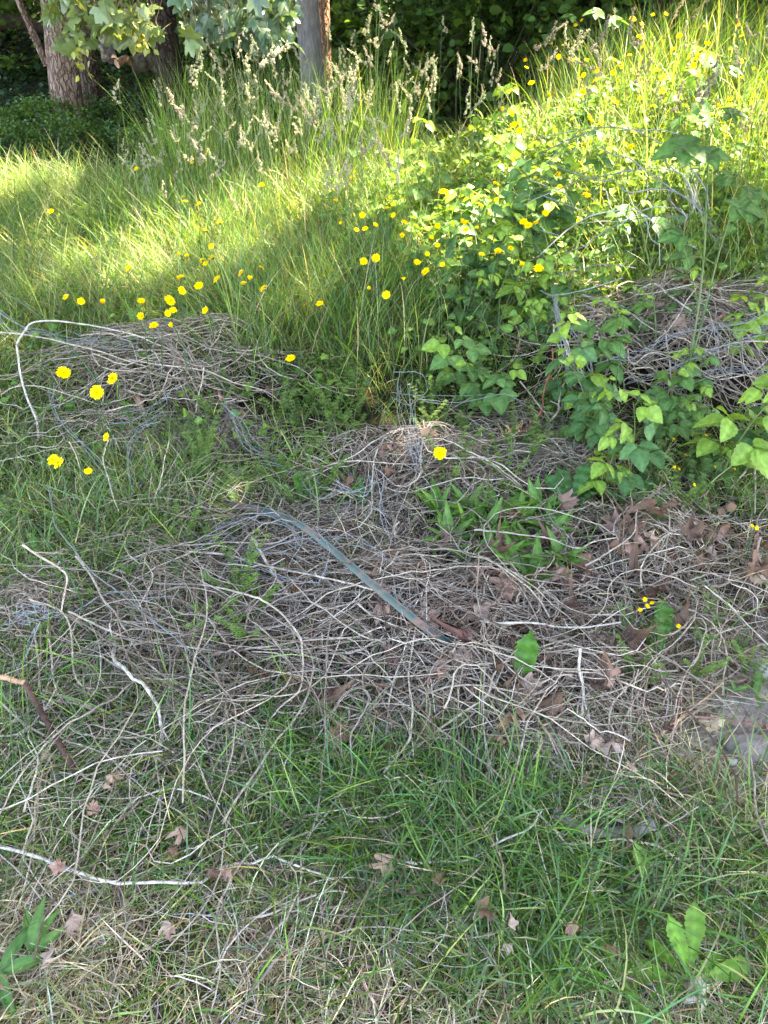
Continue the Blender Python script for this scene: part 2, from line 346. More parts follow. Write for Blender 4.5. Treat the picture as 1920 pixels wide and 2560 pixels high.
blades(g, x, y, .38, .0019, .3, 1.0, ['yellow', 'fresh', 'pale', 'straw'], [5, 4, 3, .5], k=6)
tag(g.obj('bank_grass', M_grass), 'thick yellow green grass covering the rising right bank', 'grass', kind='stuff')

# ------------------------------------------------------------------ leaf templates
def strip_leaf(n, width, ripple=.0, fold=.12, droop=.25, serr=None, vein=0.0):
    """leaf along +Y from 0 to 1, midrib and two edges (5 columns); width(t) half width"""
    t = np.linspace(0, 1, n); w_ = width(t); cols = np.array([-1, -.5, 0, .5, 1])
    Wd = w_[:, None]*cols[None]
    if serr is not None: Wd[:, [0, 4]] *= serr(t)[:, None]
    Z = fold*np.abs(Wd)-droop*(t[:, None]**2)*1.0+ripple*np.sin(t*37)[:, None]*np.abs(cols)[None]
    Z = Z+vein*np.cos(2*PI*(t[:, None]*6-.9*np.abs(cols)[None]))*np.minimum(1, np.abs(cols)*2)[None]
    Yc = np.repeat(t[:, None], 5, 1)+np.abs(cols)[None]*.0
    V = np.stack([Wd, Yc, Z], -1).reshape(-1, 3)
    i = (np.arange(n-1)*5)[:, None]+np.arange(4)[None]; F = np.stack([i, i+1, i+6, i+5], -1).reshape(-1, 4)
    c = np.repeat(np.where(np.abs(cols) < .1, 1.35, 1.0)[None], n, 0).reshape(-1, 1)*np.ones((1, 3))
    return V, F, c
LEAFLET = strip_leaf(14, lambda t: .40*np.sin(PI*np.clip(t, 0, 1)**.72)**.85*(1-.25*t)+.002, fold=.22, droop=.18, serr=lambda t: 1+.11*np.where(np.arange(len(t)) % 2, 1, -.4), vein=.018)
LEAFSM = strip_leaf(5, lambda t: .3*np.sin(PI*t**.8)+.01, fold=.15, droop=.2)
rr = np.random.default_rng(3)
def dandelion_leaf(seed):
    q = np.random.default_rng(seed); n = 44; ph = np.cumsum(.8+.6*q.random(n)); fr = (ph/3.4) % 1; amp = .10+.24*np.sin(np.linspace(0, 5, n)+seed)**2*(1-.6*np.linspace(0, 1, n)); saw = (1.12-amp*1.5*fr)*(.93+.14*q.random(n))
    return strip_leaf(n, lambda t: (.028+.12*ss(t, .05, .75))*(1-ss(t, .84, 1.0)*.93), ripple=.022, fold=.35, droop=.38, serr=lambda t: saw, vein=.016)
DAND = [dandelion_leaf(i) for i in range(4)]
LANCE = strip_leaf(9, lambda t: .13*np.sin(PI*t**.75)+.01, fold=.3, droop=.35)
def maple_template():
    pts = []
    lobes = [(-150, .38), (-112, .62), (-95, .42), (-62, .78), (-50, .90), (-40, .72), (-28, .50), (-14, .82), (-8, .84), (0, 1.0), (8, .84), (14, .82), (28, .50), (40, .72), (50, .90), (62, .78), (95, .42), (112, .62), (150, .38), (178, .10)]
    for a, r in lobes: a = math.radians(a); pts.append((r*math.sin(a)*.62, r*math.cos(a)*.62, -.22*r*r*abs(math.sin(a))-.08*r))
    V = np.array([(0, 0, 0)]+pts); n = len(pts); F = np.array([(0, 1+i, 1+(i+1) % n) for i in range(n)])[:, ::-1]
    return V, F
MAPLE = maple_template()
def scatter_leaves(gm, tmpl, pos, d, up, size, col, var=.25):
    X, Y, Z = basis(d, up, size); cc = np.asarray(col)*(1-var+2*var*R.random((len(pos), 1)))
    V, F, C = inst(tmpl[0], tmpl[1], pos, X, Y, Z, np.broadcast_to(cc, (len(pos), 3)), tmpl[2] if len(tmpl) > 2 else None); gm.add(V, F, C)
def rdir(n, zlo=-1, zhi=1):
    a = R.random(n)*2*PI; z = zlo+(zhi-zlo)*R.random(n); r = np.sqrt(np.maximum(0, 1-z*z)); return np.stack([r*np.cos(a), r*np.sin(a), z], -1)

# ------------------------------------------------------------------ trees
TREES = []
def trunk_mesh(path, rad, col, seed=0, flare=.22, ns=18, k=40, amp=.05):
    P = spline(path, k)[None]; t = np.linspace(0, 1, k); r = np.interp(t, np.linspace(0, 1, len(rad)), rad)*(1+flare*np.exp(-t*k/2.2))
    V, F = tubes(P, r[None], ns); c = P[0].repeat(ns, 0); q = np.random.default_rng(seed)
    a = np.tile(np.arange(ns), k); zz = np.repeat(np.arange(k), ns)
    f = 1+amp*np.sin(a*2*PI/ns*5+q.random()*6+zz*.12)+amp*.7*(vnoise(a, zz, .7, seed)-.5)*2
    V = c+(V-c)*f[:, None]; g = G(); g.add(V, F, np.array(col)); return g
def tree_from_pixels(name, label, base_px, top_px, wpx, col, seed, top_z=9.5, hollow_depth=None, dist=None, group=None, limbs=()):
    if dist is None: b = at(*base_px)
    else:
        d = ray(*base_px); t = dist/d[1]; b = Vector((d[0]*t, dist, float(H(d[0]*t, dist))))
    rad = wpx/2*(b.y*cp-(b.z-CAM_H)*sp)/F_PX
    d = ray(*top_px); t = b.y/d[1]; m = Vector((d[0]*t, b.y, CAM_H+d[2]*t)); dirv = (m-b)
    if dirv.z < .1: dirv = Vector((0, 0, 1))
    dirv = dirv/dirv.z; e = empty(name, b); bz = .15
    path = [(-dirv.x*bz, 0, -bz), (0, 0, 0), (dirv.x*.8, 0, .8), (dirv.x*1.8, .02, 1.8), (dirv.x*2.6, .05, 4), (dirv.x*2.8, .1, top_z)]
    trunk_mesh(path, [rad*1.08, rad*1.03, rad, rad*.93, rad*.75, rad*.2], col, seed).obj('trunk', M_bark_smooth if label.startswith('smooth') else M_bark, e)
    for (pth, rd) in limbs:
        P = spline(pth, 14)[None]; V, F = tubes(P, np.linspace(rd, rd*.35, 14)[None], 8); gg = G(); gg.add(V, F, np.array(col)*.8); gg.obj('limb', M_bark, e)
    tag(e, label, 'tree', group); TREES.append((b.x+dirv.x*2.6, b.y, e, 8)); return e
BR = (.12, .085, .065)
tree_from_pixels('conifer_tree', 'brown furrowed trunk leaning left, nearest tree at the upper left', (180, 338), (138, 0), 72, (.30, .20, .155), 1, limbs=[([(-.12, 0, .9), (-.3, .02, 1.6), (-.5, .05, 2.4), (-1.1, .2, 4.2)], .06)])
tree_from_pixels('conifer_tree', 'darker brown trunk standing directly behind the leaning left trunk', (236, 300), (205, 0), 46, (.14, .095, .075), 2)
tree_from_pixels('conifer_tree', 'near black trunk right of the two brown trunks under the maple leaves', (425, 222), (398, 0), 64, (.05, .036, .03), 3, dist=12.0)  # backlit shade put into the near black bark colour
tree_from_pixels('conifer_tree', 'smooth grey trunk rising behind the seeding grass', (790, 265), (765, 0), 56, (.15, .135, .135), 4, dist=10.2)
tree_from_pixels('conifer_tree', 'orange brown sunlit trunk just right of the grey trunk', (806, 190), (803, 0), 38, (.34, .19, .12), 5, dist=10.9)  # warm sunlight put into the orange bark colour
tree_from_pixels('conifer_tree', 'dark trunk behind the pale seed heads at the top centre right', (1170, 160), (1168, 0), 48, (.07, .055, .05), 6, dist=16.5)
for i, (bx, by, r_) in enumerate([(-7.5, 13, .2), (-5.8, 17.5, .22), (-3.4, 19, .16), (-1.2, 17, .18), (1.0, 19, .22), (2.9, 15.5, .2), (4.2, 20, .25), (5.8, 14.5, .22), (7.5, 18, .2), (-9, 20, .25), (-2.5, 24, .22),
                               (2.2, 25, .25), (6.5, 26, .25), (-6.5, 26, .25), (10, 15, .22), (9, 10.5, .2), (0, 30, .25), (-12, 15, .25), (-4.5, 31, .25), (4.4, 32, .25), (11, 24, .25), (8.5, 6.5, .2), (6.6, 3.8, .2), (9.5, 2.0, .22), (7.4, .2, .2), (5.4, 11.2, .18)]):  # near trees on the right are out of view, added to shade the foreground
    z = float(H(bx, by)); e = empty('forest_tree', (bx, by, z)); ln = R.normal(0, .05)
    col = np.array(BR)*(.45+.5*R.random())
    trunk_mesh([(0, 0, -.2), (0, 0, 0), (ln, 0, 2), (ln*2, .1, 5), (ln*3, .1, 10)], [r_*1.05, r_, r_*.9, r_*.7, r_*.2], col, i+20, k=24, ns=14).obj('trunk', M_bark, e)
    tag(e, 'dark trunked woodland tree, back in the forest or added unseen at right for shade', 'tree', 'trees standing back in the forest'); TREES.append((bx, by, e, 10))
# leaning maple by the left edge whose branch hangs into the picture
mx, my = -4.6, 5.9; mz = float(H(mx, my)); maple = empty('maple_tree', (mx, my, mz))
trunk_mesh([(0, 0, -.2), (0, 0, 0), (.1, 0, 1.5), (.2, 0, 3), (.1, .1, 8)], [.17, .16, .14, .12, .05], (.16, .13, .11), 77, k=24).obj('trunk', M_bark, maple)
tag(maple, 'maple whose leafy branch hangs across the top left of the view', 'tree'); TREES.append((mx, my, maple, 8))
# holes cut in the unseen canopy so the sun lights chosen spots: world point, radius, how open
def fpt(px, py, h=.3): p = at(px, py, h); return np.array(p)
GAPS = []
def gap(px, py, h, r, o=1.0, p=None): GAPS.append((fpt(px, py, h) if p is None else np.array(p), r, o))
gap(1560, 330, .35, .75, .95); gap(1750, 230, .5, .8, .95); gap(1350, 260, .4, .6, .8); gap(1650, 120, .6, .9, .9); gap(1880, 330, .4, .6, .8)
gap(1500, 120, .6, .8, .9); gap(1130, 380, .3, .35, .7); gap(1250, 460, .3, .3, .6); gap(950, 330, .4, .35, .7); gap(1080, 290, .5, .4, .7)
gap(600, 560, .3, .3, .55); gap(780, 640, .3, .35, .6); gap(470, 720, .2, .3, .5); gap(650, 780, .2, .35, .5); gap(870, 540, .3, .35, .65); gap(1000, 450, .3, .4, .6); gap(1150, 540, .3, .35, .55); gap(150, 520, .3, .4, .6); gap(1300, 620, .3, .3, .5)
gap(320, 600, .25, .20, .97); gap(250, 640, .22, .16, .9); gap(330, 690, .2, .17, .85); gap(140, 680, .2, .13, .7); gap(310, 520, .25, .2, .8)
gap(500, 850, .2, .20, .8); gap(380, 800, .2, .2, .6); gap(620, 850, .2, .16, .8); gap(570, 900, .15, .09, .9); gap(640, 900, .12, .07, .8); gap(480, 860, .15, .06, .8)
gap(60, 430, .25, .45, .8); gap(330, 430, .25, .35, .7); gap(520, 400, .3, .3, .7); gap(860, 420, .3, .22, .7)
gap(700, 700, .2, .10, .6); gap(1480, 800, .3, .12, .6); gap(1560, 1240, .1, .09, .8); gap(1250, 1050, .1, .06, .4)
gap(1560, 960, .2, .1, .5); gap(900, 540, .3, .12, .6); gap(1180, 700, .3, .1, .5)

def below_gap(P):
    keep = np.ones(len(P), bool)
    for c, r, o in GAPS:
        d = P-c; t = d@SUN; q = np.linalg.norm(d-t[:, None]*SUN, axis=1)
        hit = (t > .6) & (q < r*(.75+.5*R.random(len(P)))) & (R.random(len(P)) < o); keep &= ~hit
    return keep
# sunlit spots in the forest: maple spray, orange trunk, seed heads, far floor
def pt(px, py, y): d = ray(px, py); t = y/d[1]; return (d[0]*t, y, CAM_H+d[2]*t)
for px, py, yy, r, o in [(330, 40, 5.3, .42, .97), (200, 30, 5.3, .3, .95), (230, 100, 5.3, .2, .9), (430, 75, 5.3, .25, .95), (560, 40, 5.3, .12, .6), (640, 30, 5.4, .12, .5), (700, 60, 5.3, .12, .5),
                         (810, 60, 10.8, .45, .95), (810, 150, 10.8, .35, .9), (480, 190, 17, .8, .6), (260, 200, 15, .7, .5), (120, 180, 16, .8, .4), (560, 100, 18, 1.2, .8), (950, 150, 13, .6, .6), (310, 155, 19, 1.4, .9), (250, 60, 22, 2.5, .9), (120, 100, 20, 1.5, .6), (30, 60, 18, 1.0, .6), (600, 130, 11, .8, .9), (700, 60, 13, .8, .7), (540, 160, 10, .4, .8),
                         (500, 180, 5.2, .45, .75), (620, 200, 5.2, .5, .8), (700, 150, 5.2, .5, .75), (820, 230, 5.4, .5, .75), (950, 170, 5.5, .5, .7), (1080, 100, 6, .6, .7), (1200, 60, 6.5, .7, .8), (420, 230, 5.0, .3, .7),
                         (190, 300, 9.6, .3, .8), (205, 250, 9.6, .16, .8), (160, 180, 9.6, .18, .6), (100, 350, 8.5, .4, .7), (260, 350, 8.5, .35, .6), (900, 60, 16, .7, .5), (1000, 90, 15, .5, .5)]:
    gap(0, 0, 0, r, o, p=pt(px, py, yy))
HEXT = (np.array([(0, 0, 0), (.32, .3, .08), (.30, .7, .02), (0, 1, -.1), (-.30, .7, .02), (-.32, .3, .08)]), np.array([(0, 1, 2, 3), (0, 3, 4, 5)]))
n = 105000  # unseen crown leaves placed up the sun ray so their shade covers the ground
sx = R.random(n)*25-13; sy = R.random(n)**1.25*46-2.2; sz = 5.0+R.random(n)*6
P = np.stack([sx, sy, np.zeros(n)], 1)+SUN[None]*((sz)/SUN[2])[:, None]+R.normal(0, .1, (n, 3))
thin = vnoise(sx, sy, .9, 31); mead = ss(sy, 2.9, 3.8)*(1-ss(sy, 6.2, 7.2)); P = P[(thin > .12) & (R.random(n) > mead*(.12+.85*ss(vnoise(sx, sy, 1.3, 33)*.65+vnoise(sx, sy, 4.1, 34)*.35, .46, .60)))]
P = P[below_gap(P)]
tx = np.array([(a, b) for a, b, _, _ in TREES]); own = np.argmin((P[:, None, 0]-tx[None, :, 0])**2+(P[:, None, 1]-tx[None, :, 1])**2, 1)
for k, (a, b, e, _) in enumerate(TREES):
    Q = P[own == k]
    if len(Q) < 5: continue
    g = G(); scatter_leaves(g, HEXT, Q-np.array(e.location), rdir(len(Q), -.7, .3), rdir(len(Q), .2, 1), .30+.28*R.random(len(Q)), (.05, .10, .025), .4)
    c0 = Q-np.array(e.location)
    # boughs carrying the leaves
    m = min(14, len(Q)//8)
    if m > 2:
        ends = c0[R.choice(len(c0), m, replace=False)]; st = np.zeros((m, 3)); st[:, 2] = np.minimum(ends[:, 2]-.4, 9)
        L = st[:, None]+(ends-st)[:, None]*np.linspace(0, 1, 8)[None, :, None]; L[..., 2] += .25*np.sin(np.linspace(0, PI, 8))[None]
        V, F = tubes(L, np.linspace(.05, .012, 8)[None], 5); g.add(V, F, (.06, .045, .035))
    g.obj('crown', M_far, e)

# maple spray hanging in front
g = G()
def seg(p, q, r0, r1, sag=.1, k=9):
    L = np.array(p)[None]+(np.array(q)-np.array(p))[None]*np.linspace(0, 1, k)[:, None]; L[:, 2] -= sag*np.sin(np.linspace(0, PI, k)); return L, np.linspace(r0, r1, k)
boughs = [((-4.5, 5.9, 2.5), (-2.4, 5.4, 1.95)), ((-2.4, 5.4, 1.95), (-.3, 5.3, 1.72)), ((-4.3, 5.9, 2.3), (-2.3, 5.2, 1.55)), ((-1.6, 5.35, 1.85), (.25, 5.6, 1.7))]
for i, (a, b) in enumerate(boughs):
    L, r = seg(a, b, .03-.006*i, .010, -.08); V, F = tubes(L[None], r[None], 6); g.add(V-np.array(maple.location), F, (.13, .11, .09))
spr = []
def spray(u0, u1, v0, v1, n, y0, y1, tone):
    for _ in range(n):
        spr.append((*pt(u0+(u1-u0)*R.random(), v0+(v1-v0)*R.random(), y0+(y1-y0)*R.random()), tone))
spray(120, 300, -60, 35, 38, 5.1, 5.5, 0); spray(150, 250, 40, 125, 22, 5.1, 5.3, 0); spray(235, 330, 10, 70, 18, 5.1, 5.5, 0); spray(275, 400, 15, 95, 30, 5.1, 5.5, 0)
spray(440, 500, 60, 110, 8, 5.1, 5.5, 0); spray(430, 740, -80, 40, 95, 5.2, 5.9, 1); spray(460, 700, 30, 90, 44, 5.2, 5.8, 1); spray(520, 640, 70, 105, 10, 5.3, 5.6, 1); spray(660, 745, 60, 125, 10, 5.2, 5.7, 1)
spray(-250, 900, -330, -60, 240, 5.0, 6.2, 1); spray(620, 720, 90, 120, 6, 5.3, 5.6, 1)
spr = np.array(spr); Q = spr[:, :3]-np.array(maple.location); tone = spr[:, 3:4]
d = norm(np.stack([R.normal(0, .6, len(Q)), R.normal(-.25, .4, len(Q)), R.normal(-.55, .45, len(Q))], 1)); up = norm(np.stack([R.normal(0, .45, len(Q)), R.normal(-.55, .4, len(Q)), R.normal(.7, .3, len(Q))], 1))
lf = G(); scatter_leaves(lf, MAPLE, Q, d, up, .10+.08*R.random(len(Q)), np.where(tone > .5, np.array([[.075, .135, .08]]), np.array([[.16, .22, .08]])), .3)  # light and shade put into leaf colour: sunlit sprays paler, shaded ones darker
# petioles and twigs up to the bough
k = 6; top = Q-d*.10+np.array([0, .02, .10]); L = Q[:, None]+(top-Q)[:, None]*np.linspace(0, 1, k)[None, :, None]; V, F = tubes(L, .0018, 4); lf.add(V, F, (.13, .12, .05))
sel = R.choice(len(Q), 90); bt = Q[sel]+np.stack([R.normal(0, .15, 90), R.normal(0, .1, 90), .2+.4*R.random(90)], 1)
L = Q[sel][:, None]+(bt-Q[sel])[:, None]*np.linspace(0, 1, k)[None, :, None]; V, F = tubes(L, np.linspace(.002, .005, k)[None], 4); lf.add(V, F, (.13, .11, .09))
# hanging bunches of winged keys
for px, py in [(200, 130), (350, 95), (345, 70)]:
    c = np.array(pt(px, py, 5.15))-np.array(maple.location); m = 26; o = R.normal(0, 1, (m, 3))*np.array([.03, .03, .05])
    scatter_leaves(lf, LEAFSM, c+o, norm(np.stack([R.normal(0, .5, m), R.normal(0, .5, m), R.normal(-.6, .4, m)], 1)), rdir(m), .045, (.26, .27, .06), .2)
g.obj('bough', M_bark, maple); lf.obj('foliage', M_maple, maple)

# ------------------------------------------------------------------ shaded forest floor, ferns, understory
g = G()
x, y = sample(60000, 6.2, 26, lambda x, y, u, v: forest(x, y)*(.25+.75*ss(vnoise(x, y, .9, 41), .2, .6)), 1.5, 1.3)
z = H(x, y)+.02+.16*R.random(len(x))*(.4+vnoise(x, y, 1.5, 6)); P = np.stack([x, y, z], 1)
scatter_leaves(g, (HEXT[0], HEXT[1]), P, rdir(len(P), -.3, .4), norm(rdir(len(P), .5, 1)), (.05+.05*R.random(len(P)))*(1+ss(y, 9, 22)*.9), (.020, .052, .015), .55)
tag(g.obj('ground_cover', M_far), 'low leafy ground cover across the dark forest floor', 'ground cover', kind='stuff')
def fern_mesh(seed, nf=9):
    q = np.random.default_rng(seed); g = G()
    for i in range(nf):
        a = i*2*PI/nf+q.normal(0, .25); L = .45+.3*q.random(); k = 22; t = np.linspace(0, 1, k)
        rad = L*(t**1.1)*.85; hz = L*(1.15*t-1.0*t*t)*.95; M = np.stack([rad*math.cos(a), rad*math.sin(a), hz], 1)
        V, F = tubes(M[None], np.linspace(.004, .001, k)[None], 4); g.add(V, F, (.07, .09, .03))
        sd = np.array([-math.sin(a), math.cos(a), 0]); T = norm(np.gradient(M, axis=0))
        for s in (-1, 1):
            ln = .13*np.sin(PI*np.clip(t, .05, 1)**.7)+.01
            d = norm(s*sd[None]+.45*T+np.array([0, 0, -.15])); X, Y, Z = basis(d, np.tile([0, 0, 1.], (k, 1)), ln)
            TV = LEAFSM[0]*np.array([.38, 1, 1]); V, F, C = inst(TV, LEAFSM[1], M, X*1., Y, Z, np.tile((.06, .14, .025), (k, 1))*(.8+.4*q.random((k, 1)))); g.add(V, F, C)
    return g.mesh('fronds', M_far)
fm = [fern_mesh(i) for i in range(3)]
for i, (px, py, s, lab) in enumerate([(185, 345, .9, 'fern with a bright frond right at the foot of the leaning brown trunk'), (75, 350, 1, None), (20, 335, .9, None), (130, 375, .95, None), (240, 372, .85, None), (285, 350, .8, None), (330, 375, .7, None), (40, 390, .8, None)]):
    e = empty('fern', at(px, py), R.random()*6); link('fronds', fm[i % 3], e, sc=(s, s, s))
    tag(e, lab or 'arching dark green fern low at the shaded meadow edge on the left', 'fern', 'ferns at the meadow edge')
def shrub_mesh(seed, n, rx, rz, size, col):
    q = np.random.default_rng(seed); g = G(); m = 26
    cc = q.normal(0, 1, (m, 3))*np.array([rx*.5, rx*.5, rz*.28])+np.array([0, 0, rz*.55]); cc[:, 2] = np.abs(cc[:, 2])
    P = cc[q.integers(0, m, n)]+q.normal(0, .5, (n, 3))*rx*.28; P[:, 2] = np.clip(P[:, 2], .03, None)
    scatter_leaves(g, HEXT, P, rdir(n, -.6, .2), norm(rdir(n, .3, 1)), size*(.6+.8*R.random(n)), col, .45); f = g
    s = G(); L = np.linspace(0, 1, 7)[None, :, None]*cc[:, None]; V, F = tubes(L, np.linspace(.012, .003, 7)[None], 5); s.add(V, F, (.06, .05, .035))
    return f.mesh('foliage', M_far), s.mesh('stems', M_dead)
sh = [shrub_mesh(50+i, 1700, 1.1, 2.2, .10, c) for i, c in enumerate([(.05, .11, .025), (.07, .13, .02), (.04, .09, .03)])]
shl = [shrub_mesh(60+i, 900, .55, .6, .065, c) for i, c in enumerate([(.08, .15, .03), (.06, .13, .03)])]
i = 0
for (xa, xb, ya, yb, nn) in [(.0, 4.5, 10.5, 13, 9), (-2.2, .2, 11, 14, 5), (-10, 9, 15, 20, 20), (-13, 13, 21, 30, 34), (4, 9, 10, 15, 8)]:
    for _ in range(nn):
        x = xa+(xb-xa)*R.random(); y = ya+(yb-ya)*R.random()
        if ya > 10 and x < -.5 and y < 16.5 and xa > -5 and x < -2: continue
        s = .75+.6*R.random()*(1+(y > 20)*.8); e = empty('understory_shrub', (x, y, float(H(x, y))), R.random()*6)
        f, st = sh[i % 3]; link('foliage', f, e, sc=(s, s, s)); link('stems', st, e, sc=(s, s, s)); i += 1
        tag(e, 'leafy dark green understory shrub deep in the forest shade', 'shrub', 'understory shrubs in the forest')
for j, (px, py) in enumerate([(60, 385), (130, 392), (215, 385), (300, 390), (10, 360), (370, 400), (150, 350), (440, 395), (95, 330), (280, 330)]):
    e = empty('undergrowth_plant', at(px, py-6), R.random()*6); f, st = shl[j % 2]; s = .5+.3*R.random(); link('foliage', f, e, sc=(s, s, s)); link('stems', st, e, sc=(s, s, s))
    tag(e, 'small leafy undergrowth plant between the ferns behind the meadow on the left', 'plant', 'undergrowth along the meadow edge')
# logs and leaning poles in the forest
def log(name, label, p, q, r, col, cat='log', m=None, k=16):
    L = spline([p, [(p[j]+q[j])/2+(.06 if j == 2 else .05) for j in range(3)], q], k); V, F = tubes(L[None]-L[0][None, None], np.linspace(r, r*.75, k)[None]*(1+.06*R.normal(0, 1, k)), 12)
    g = G(); g.add(V, F, col); n = 12; b = np.arange(n)[None, ::-1]; g.add(V[:n], b, np.array(col)*1.5); g.add(V[-n:], np.arange(n)[None], np.array(col)*1.5)
    o = g.obj(name, m or M_log, loc=L[0]); tag(o, label, cat); return o
def gp(px, py, y, dz=0): p = pt(px, py, y); return (p[0], p[1], p[2]+dz)
log('fallen_log', 'dark fallen log lying level behind the leaning trunk, far left', gp(-60, 60, 15), gp(120, 72, 15.6), .13, (.07, .05, .04))
log('leaning_pole', 'pale bare pole leaning left beside the brown trunks', gp(282, 152, 15), gp(208, 35, 15.4), .10, (.26, .2, .17))
log('leaning_pole', 'thin second pole leaning beside the pale bare pole', gp(262, 150, 14.8), gp(232, 110, 15), .05, (.22, .17, .14))
log('rotten_log', 'short sunlit brown log on the forest floor under the maple leaves', gp(292, 160, 14.6), gp(326, 158, 14.8), .07, (.30, .17, .10))
log('rotten_log', 'long dark mossy log between the sunlit log and the black trunk', gp(330, 168, 14.9), gp(400, 166, 15), .17, (.08, .06, .045))
log('cut_stump', 'small pinkish cut stump in the undergrowth right of the ferns', tuple(at(292, 366)), tuple(at(292, 366)+Vector((0, .02, .16))), .09, (.34, .22, .17), 'stump')

# ------------------------------------------------------------------ dead stems
DEAD = np.array([(.40, .325, .255), (.31, .245, .19), (.47, .40, .325), (.21, .15, .105), (.29, .235, .19), (.13, .085, .06)]); DW = np.array([4, 4, 2, 2, 3, 1.2]); DW = DW/DW.sum()
def HV(x, y): return H(x, y)+.38*mound(x, y)+.05*ss(vnoise(x, y, 5.5, 61), .45, .9)
def wander(n, cx, cy, rx, ry, L0, L1, k, curl=1.9, lift=.05, az=None, azs=PI, sm=3, arch=.0):
    a0 = (R.random(n)*2-1)*azs+(az if az is not None else 0)
    L = L0+(L1-L0)*R.random(n)**1.6; ds = L/(k-1)
    t = np.linspace(0, 1, k); a = a0[:, None]+R.normal(0, curl, n)[:, None]*(t[None]-.5)+R.normal(0, .45, n)[:, None]*np.sin(t[None]*2*PI*(1+R.random((n, 1)))+R.random((n, 1))*6)
    a = a+np.cumsum(R.normal(0, .10, (n, k)), 1)
    x = np.cumsum(np.cos(a)*ds[:, None], 1); y = np.cumsum(np.sin(a)*ds[:, None], 1)
    x = x-x.mean(1, keepdims=True)+(cx+rx*R.normal(0, .5, n))[:, None]; y = y-y.mean(1, keepdims=True)+(cy+ry*R.normal(0, .5, n))[:, None]
    z = HV(x, y); ker = np.ones(sm)/sm
    if sm > 1: z = np.stack([np.convolve(np.pad(q, sm//2, 'edge'), ker, 'valid') for q in z])
    z = np.maximum(z, H(x, y)+.003)+lift*R.random((n, 1))**1.5+arch*R.random((n, 1))*np.sin(PI*t)[None]+R.normal(0, .004, (n, k))
    return np.stack([x, y, z], -1)
g = G()
def tangle(n, px, py, rx, ry, L0, L1, r0, r1, k=12, **kw):
    cx, cy = flat(px, py); P = wander(n, cx, cy, rx, ry, L0, L1, k, **kw); bu, bv = pix(P[:, 6, 0], P[:, 6, 1], P[:, 6, 2]); P = P[bare(bu, bv) < .35+.3*R.random(n)]; n = len(P); r = (r0+(r1-r0)*R.random(n)**2)[:, None]*np.linspace(1, .55, k)[None]
    V, F = tubes(P, r, 4); c = DEAD[R.choice(6, n, p=DW)]*(.45+.85*R.random((n, 1))); g.add(V, F, np.repeat(c, k*4, 0))
tangle(620, 1060, 1640, .62, .42, .15, .9, .0016, .0034, lift=.10)
tangle(330, 1600, 1450, .70, .42, .12, .7, .0013, .0030, lift=.08)
tangle(560, 1730, 930, .80, .48, .25, 1.0, .0018, .0042, lift=.14)
tangle(380, 430, 975, .56, .28, .25, .9, .0016, .0036, lift=.15, az=0, azs=1.0)
tangle(420, 520, 1090, .30, .16, .1, .5, .001, .0022, lift=.05)
tangle(330, 1060, 1205, .42, .17, .2, .8, .0013, .0030, lift=.10, curl=2.8)
tangle(420, 1350, 1130, .40, .3, .15, .6, .001, .0024, lift=.05)
tangle(620, 400, 1680, .6, .55, .15, .7, .001, .0024, lift=.07)
tangle(300, 1050, 1950, .9, .3, .1, .5, .0009, .0022, lift=.05)
tangle(160, 200, 1080, .5, .3, .2, .7, .001, .002, lift=.1)
tangle(330, 800, 1330, .35, .2, .2, .7, .001, .0022, lift=.06)
tangle(480, 110, 1530, .10, .10, .10, .35, .0008, .0019, lift=.09, curl=5)
tangle(90, 120, 1640, .07, .2, .2, .5, .0012, .0022, lift=.06, az=1.6, azs=.4)
tangle(420, 900, 1990, .5, .25, .1, .5, .0008, .0018, lift=.04)
tangle(300, 1300, 2150, .5, .35, .06, .3, .0007, .0015, lift=.02)
tangle(170, 380, 1600, .60, .42, .5, 1.3, .0013, .0026, k=22, lift=.08, arch=.07, az=2.5, azs=1.0, sm=7)
tangle(110, 1000, 1600, .70, .40, .5, 1.3, .0014, .0028, k=22, lift=.10, arch=.08, sm=7)
tangle(90, 900, 1930, .70, .25, .4, 1.1, .0012, .0022, k=20, lift=.06, arch=.04, sm=7)
tangle(60, 700, 1330, .5, .2, .5, 1.2, .0013, .0022, k=20, lift=.08, arch=.08, sm=7)
tag(g.obj('dead_twig_tangle', M_dead), 'fine dead twigs matted through every heap of bramble stems', 'twigs', kind='stuff')
def stem_obj(name, P, r, col, label, cat, m, group=None, ns=6):
    P = np.asarray(P); o0 = P[0].copy(); V, F = tubes((P-o0)[None], np.asarray(r)[None], ns); g = G(); k = len(P)
    col = np.asarray(col)*.86 if m is M_dead else np.asarray(col)
    c = np.repeat((col[None]*(1+.14*R.normal(0, 1, (k, 1)))), ns, 0); g.add(V, F, np.clip(c, .01, .9))
    if m is M_dead and k > 18:                  # broken side twigs and nodes
        nb = int(R.integers(2, 6)); ii_ = R.integers(3, k-3, nb); T_ = norm(np.gradient(P, axis=0))[ii_]; dd = norm(T_*.8+rdir(nb, -.2, .7)); LL = (.012+.07*R.random(nb)**2)[:, None, None]
        Q = (P-o0)[ii_][:, None]+dd[:, None]*LL*np.linspace(0, 1, 5)[None, :, None]+R.normal(0, .0015, (nb, 5, 3))*np.linspace(0, 1, 5)[None, :, None]
        V, F = tubes(Q, np.asarray(r)[ii_][:, None]*np.linspace(.7, .3, 5)[None], 5); g.add(V, F, col*.9)
    return tag(g.obj(name, m, loc=o0), label, cat, group)
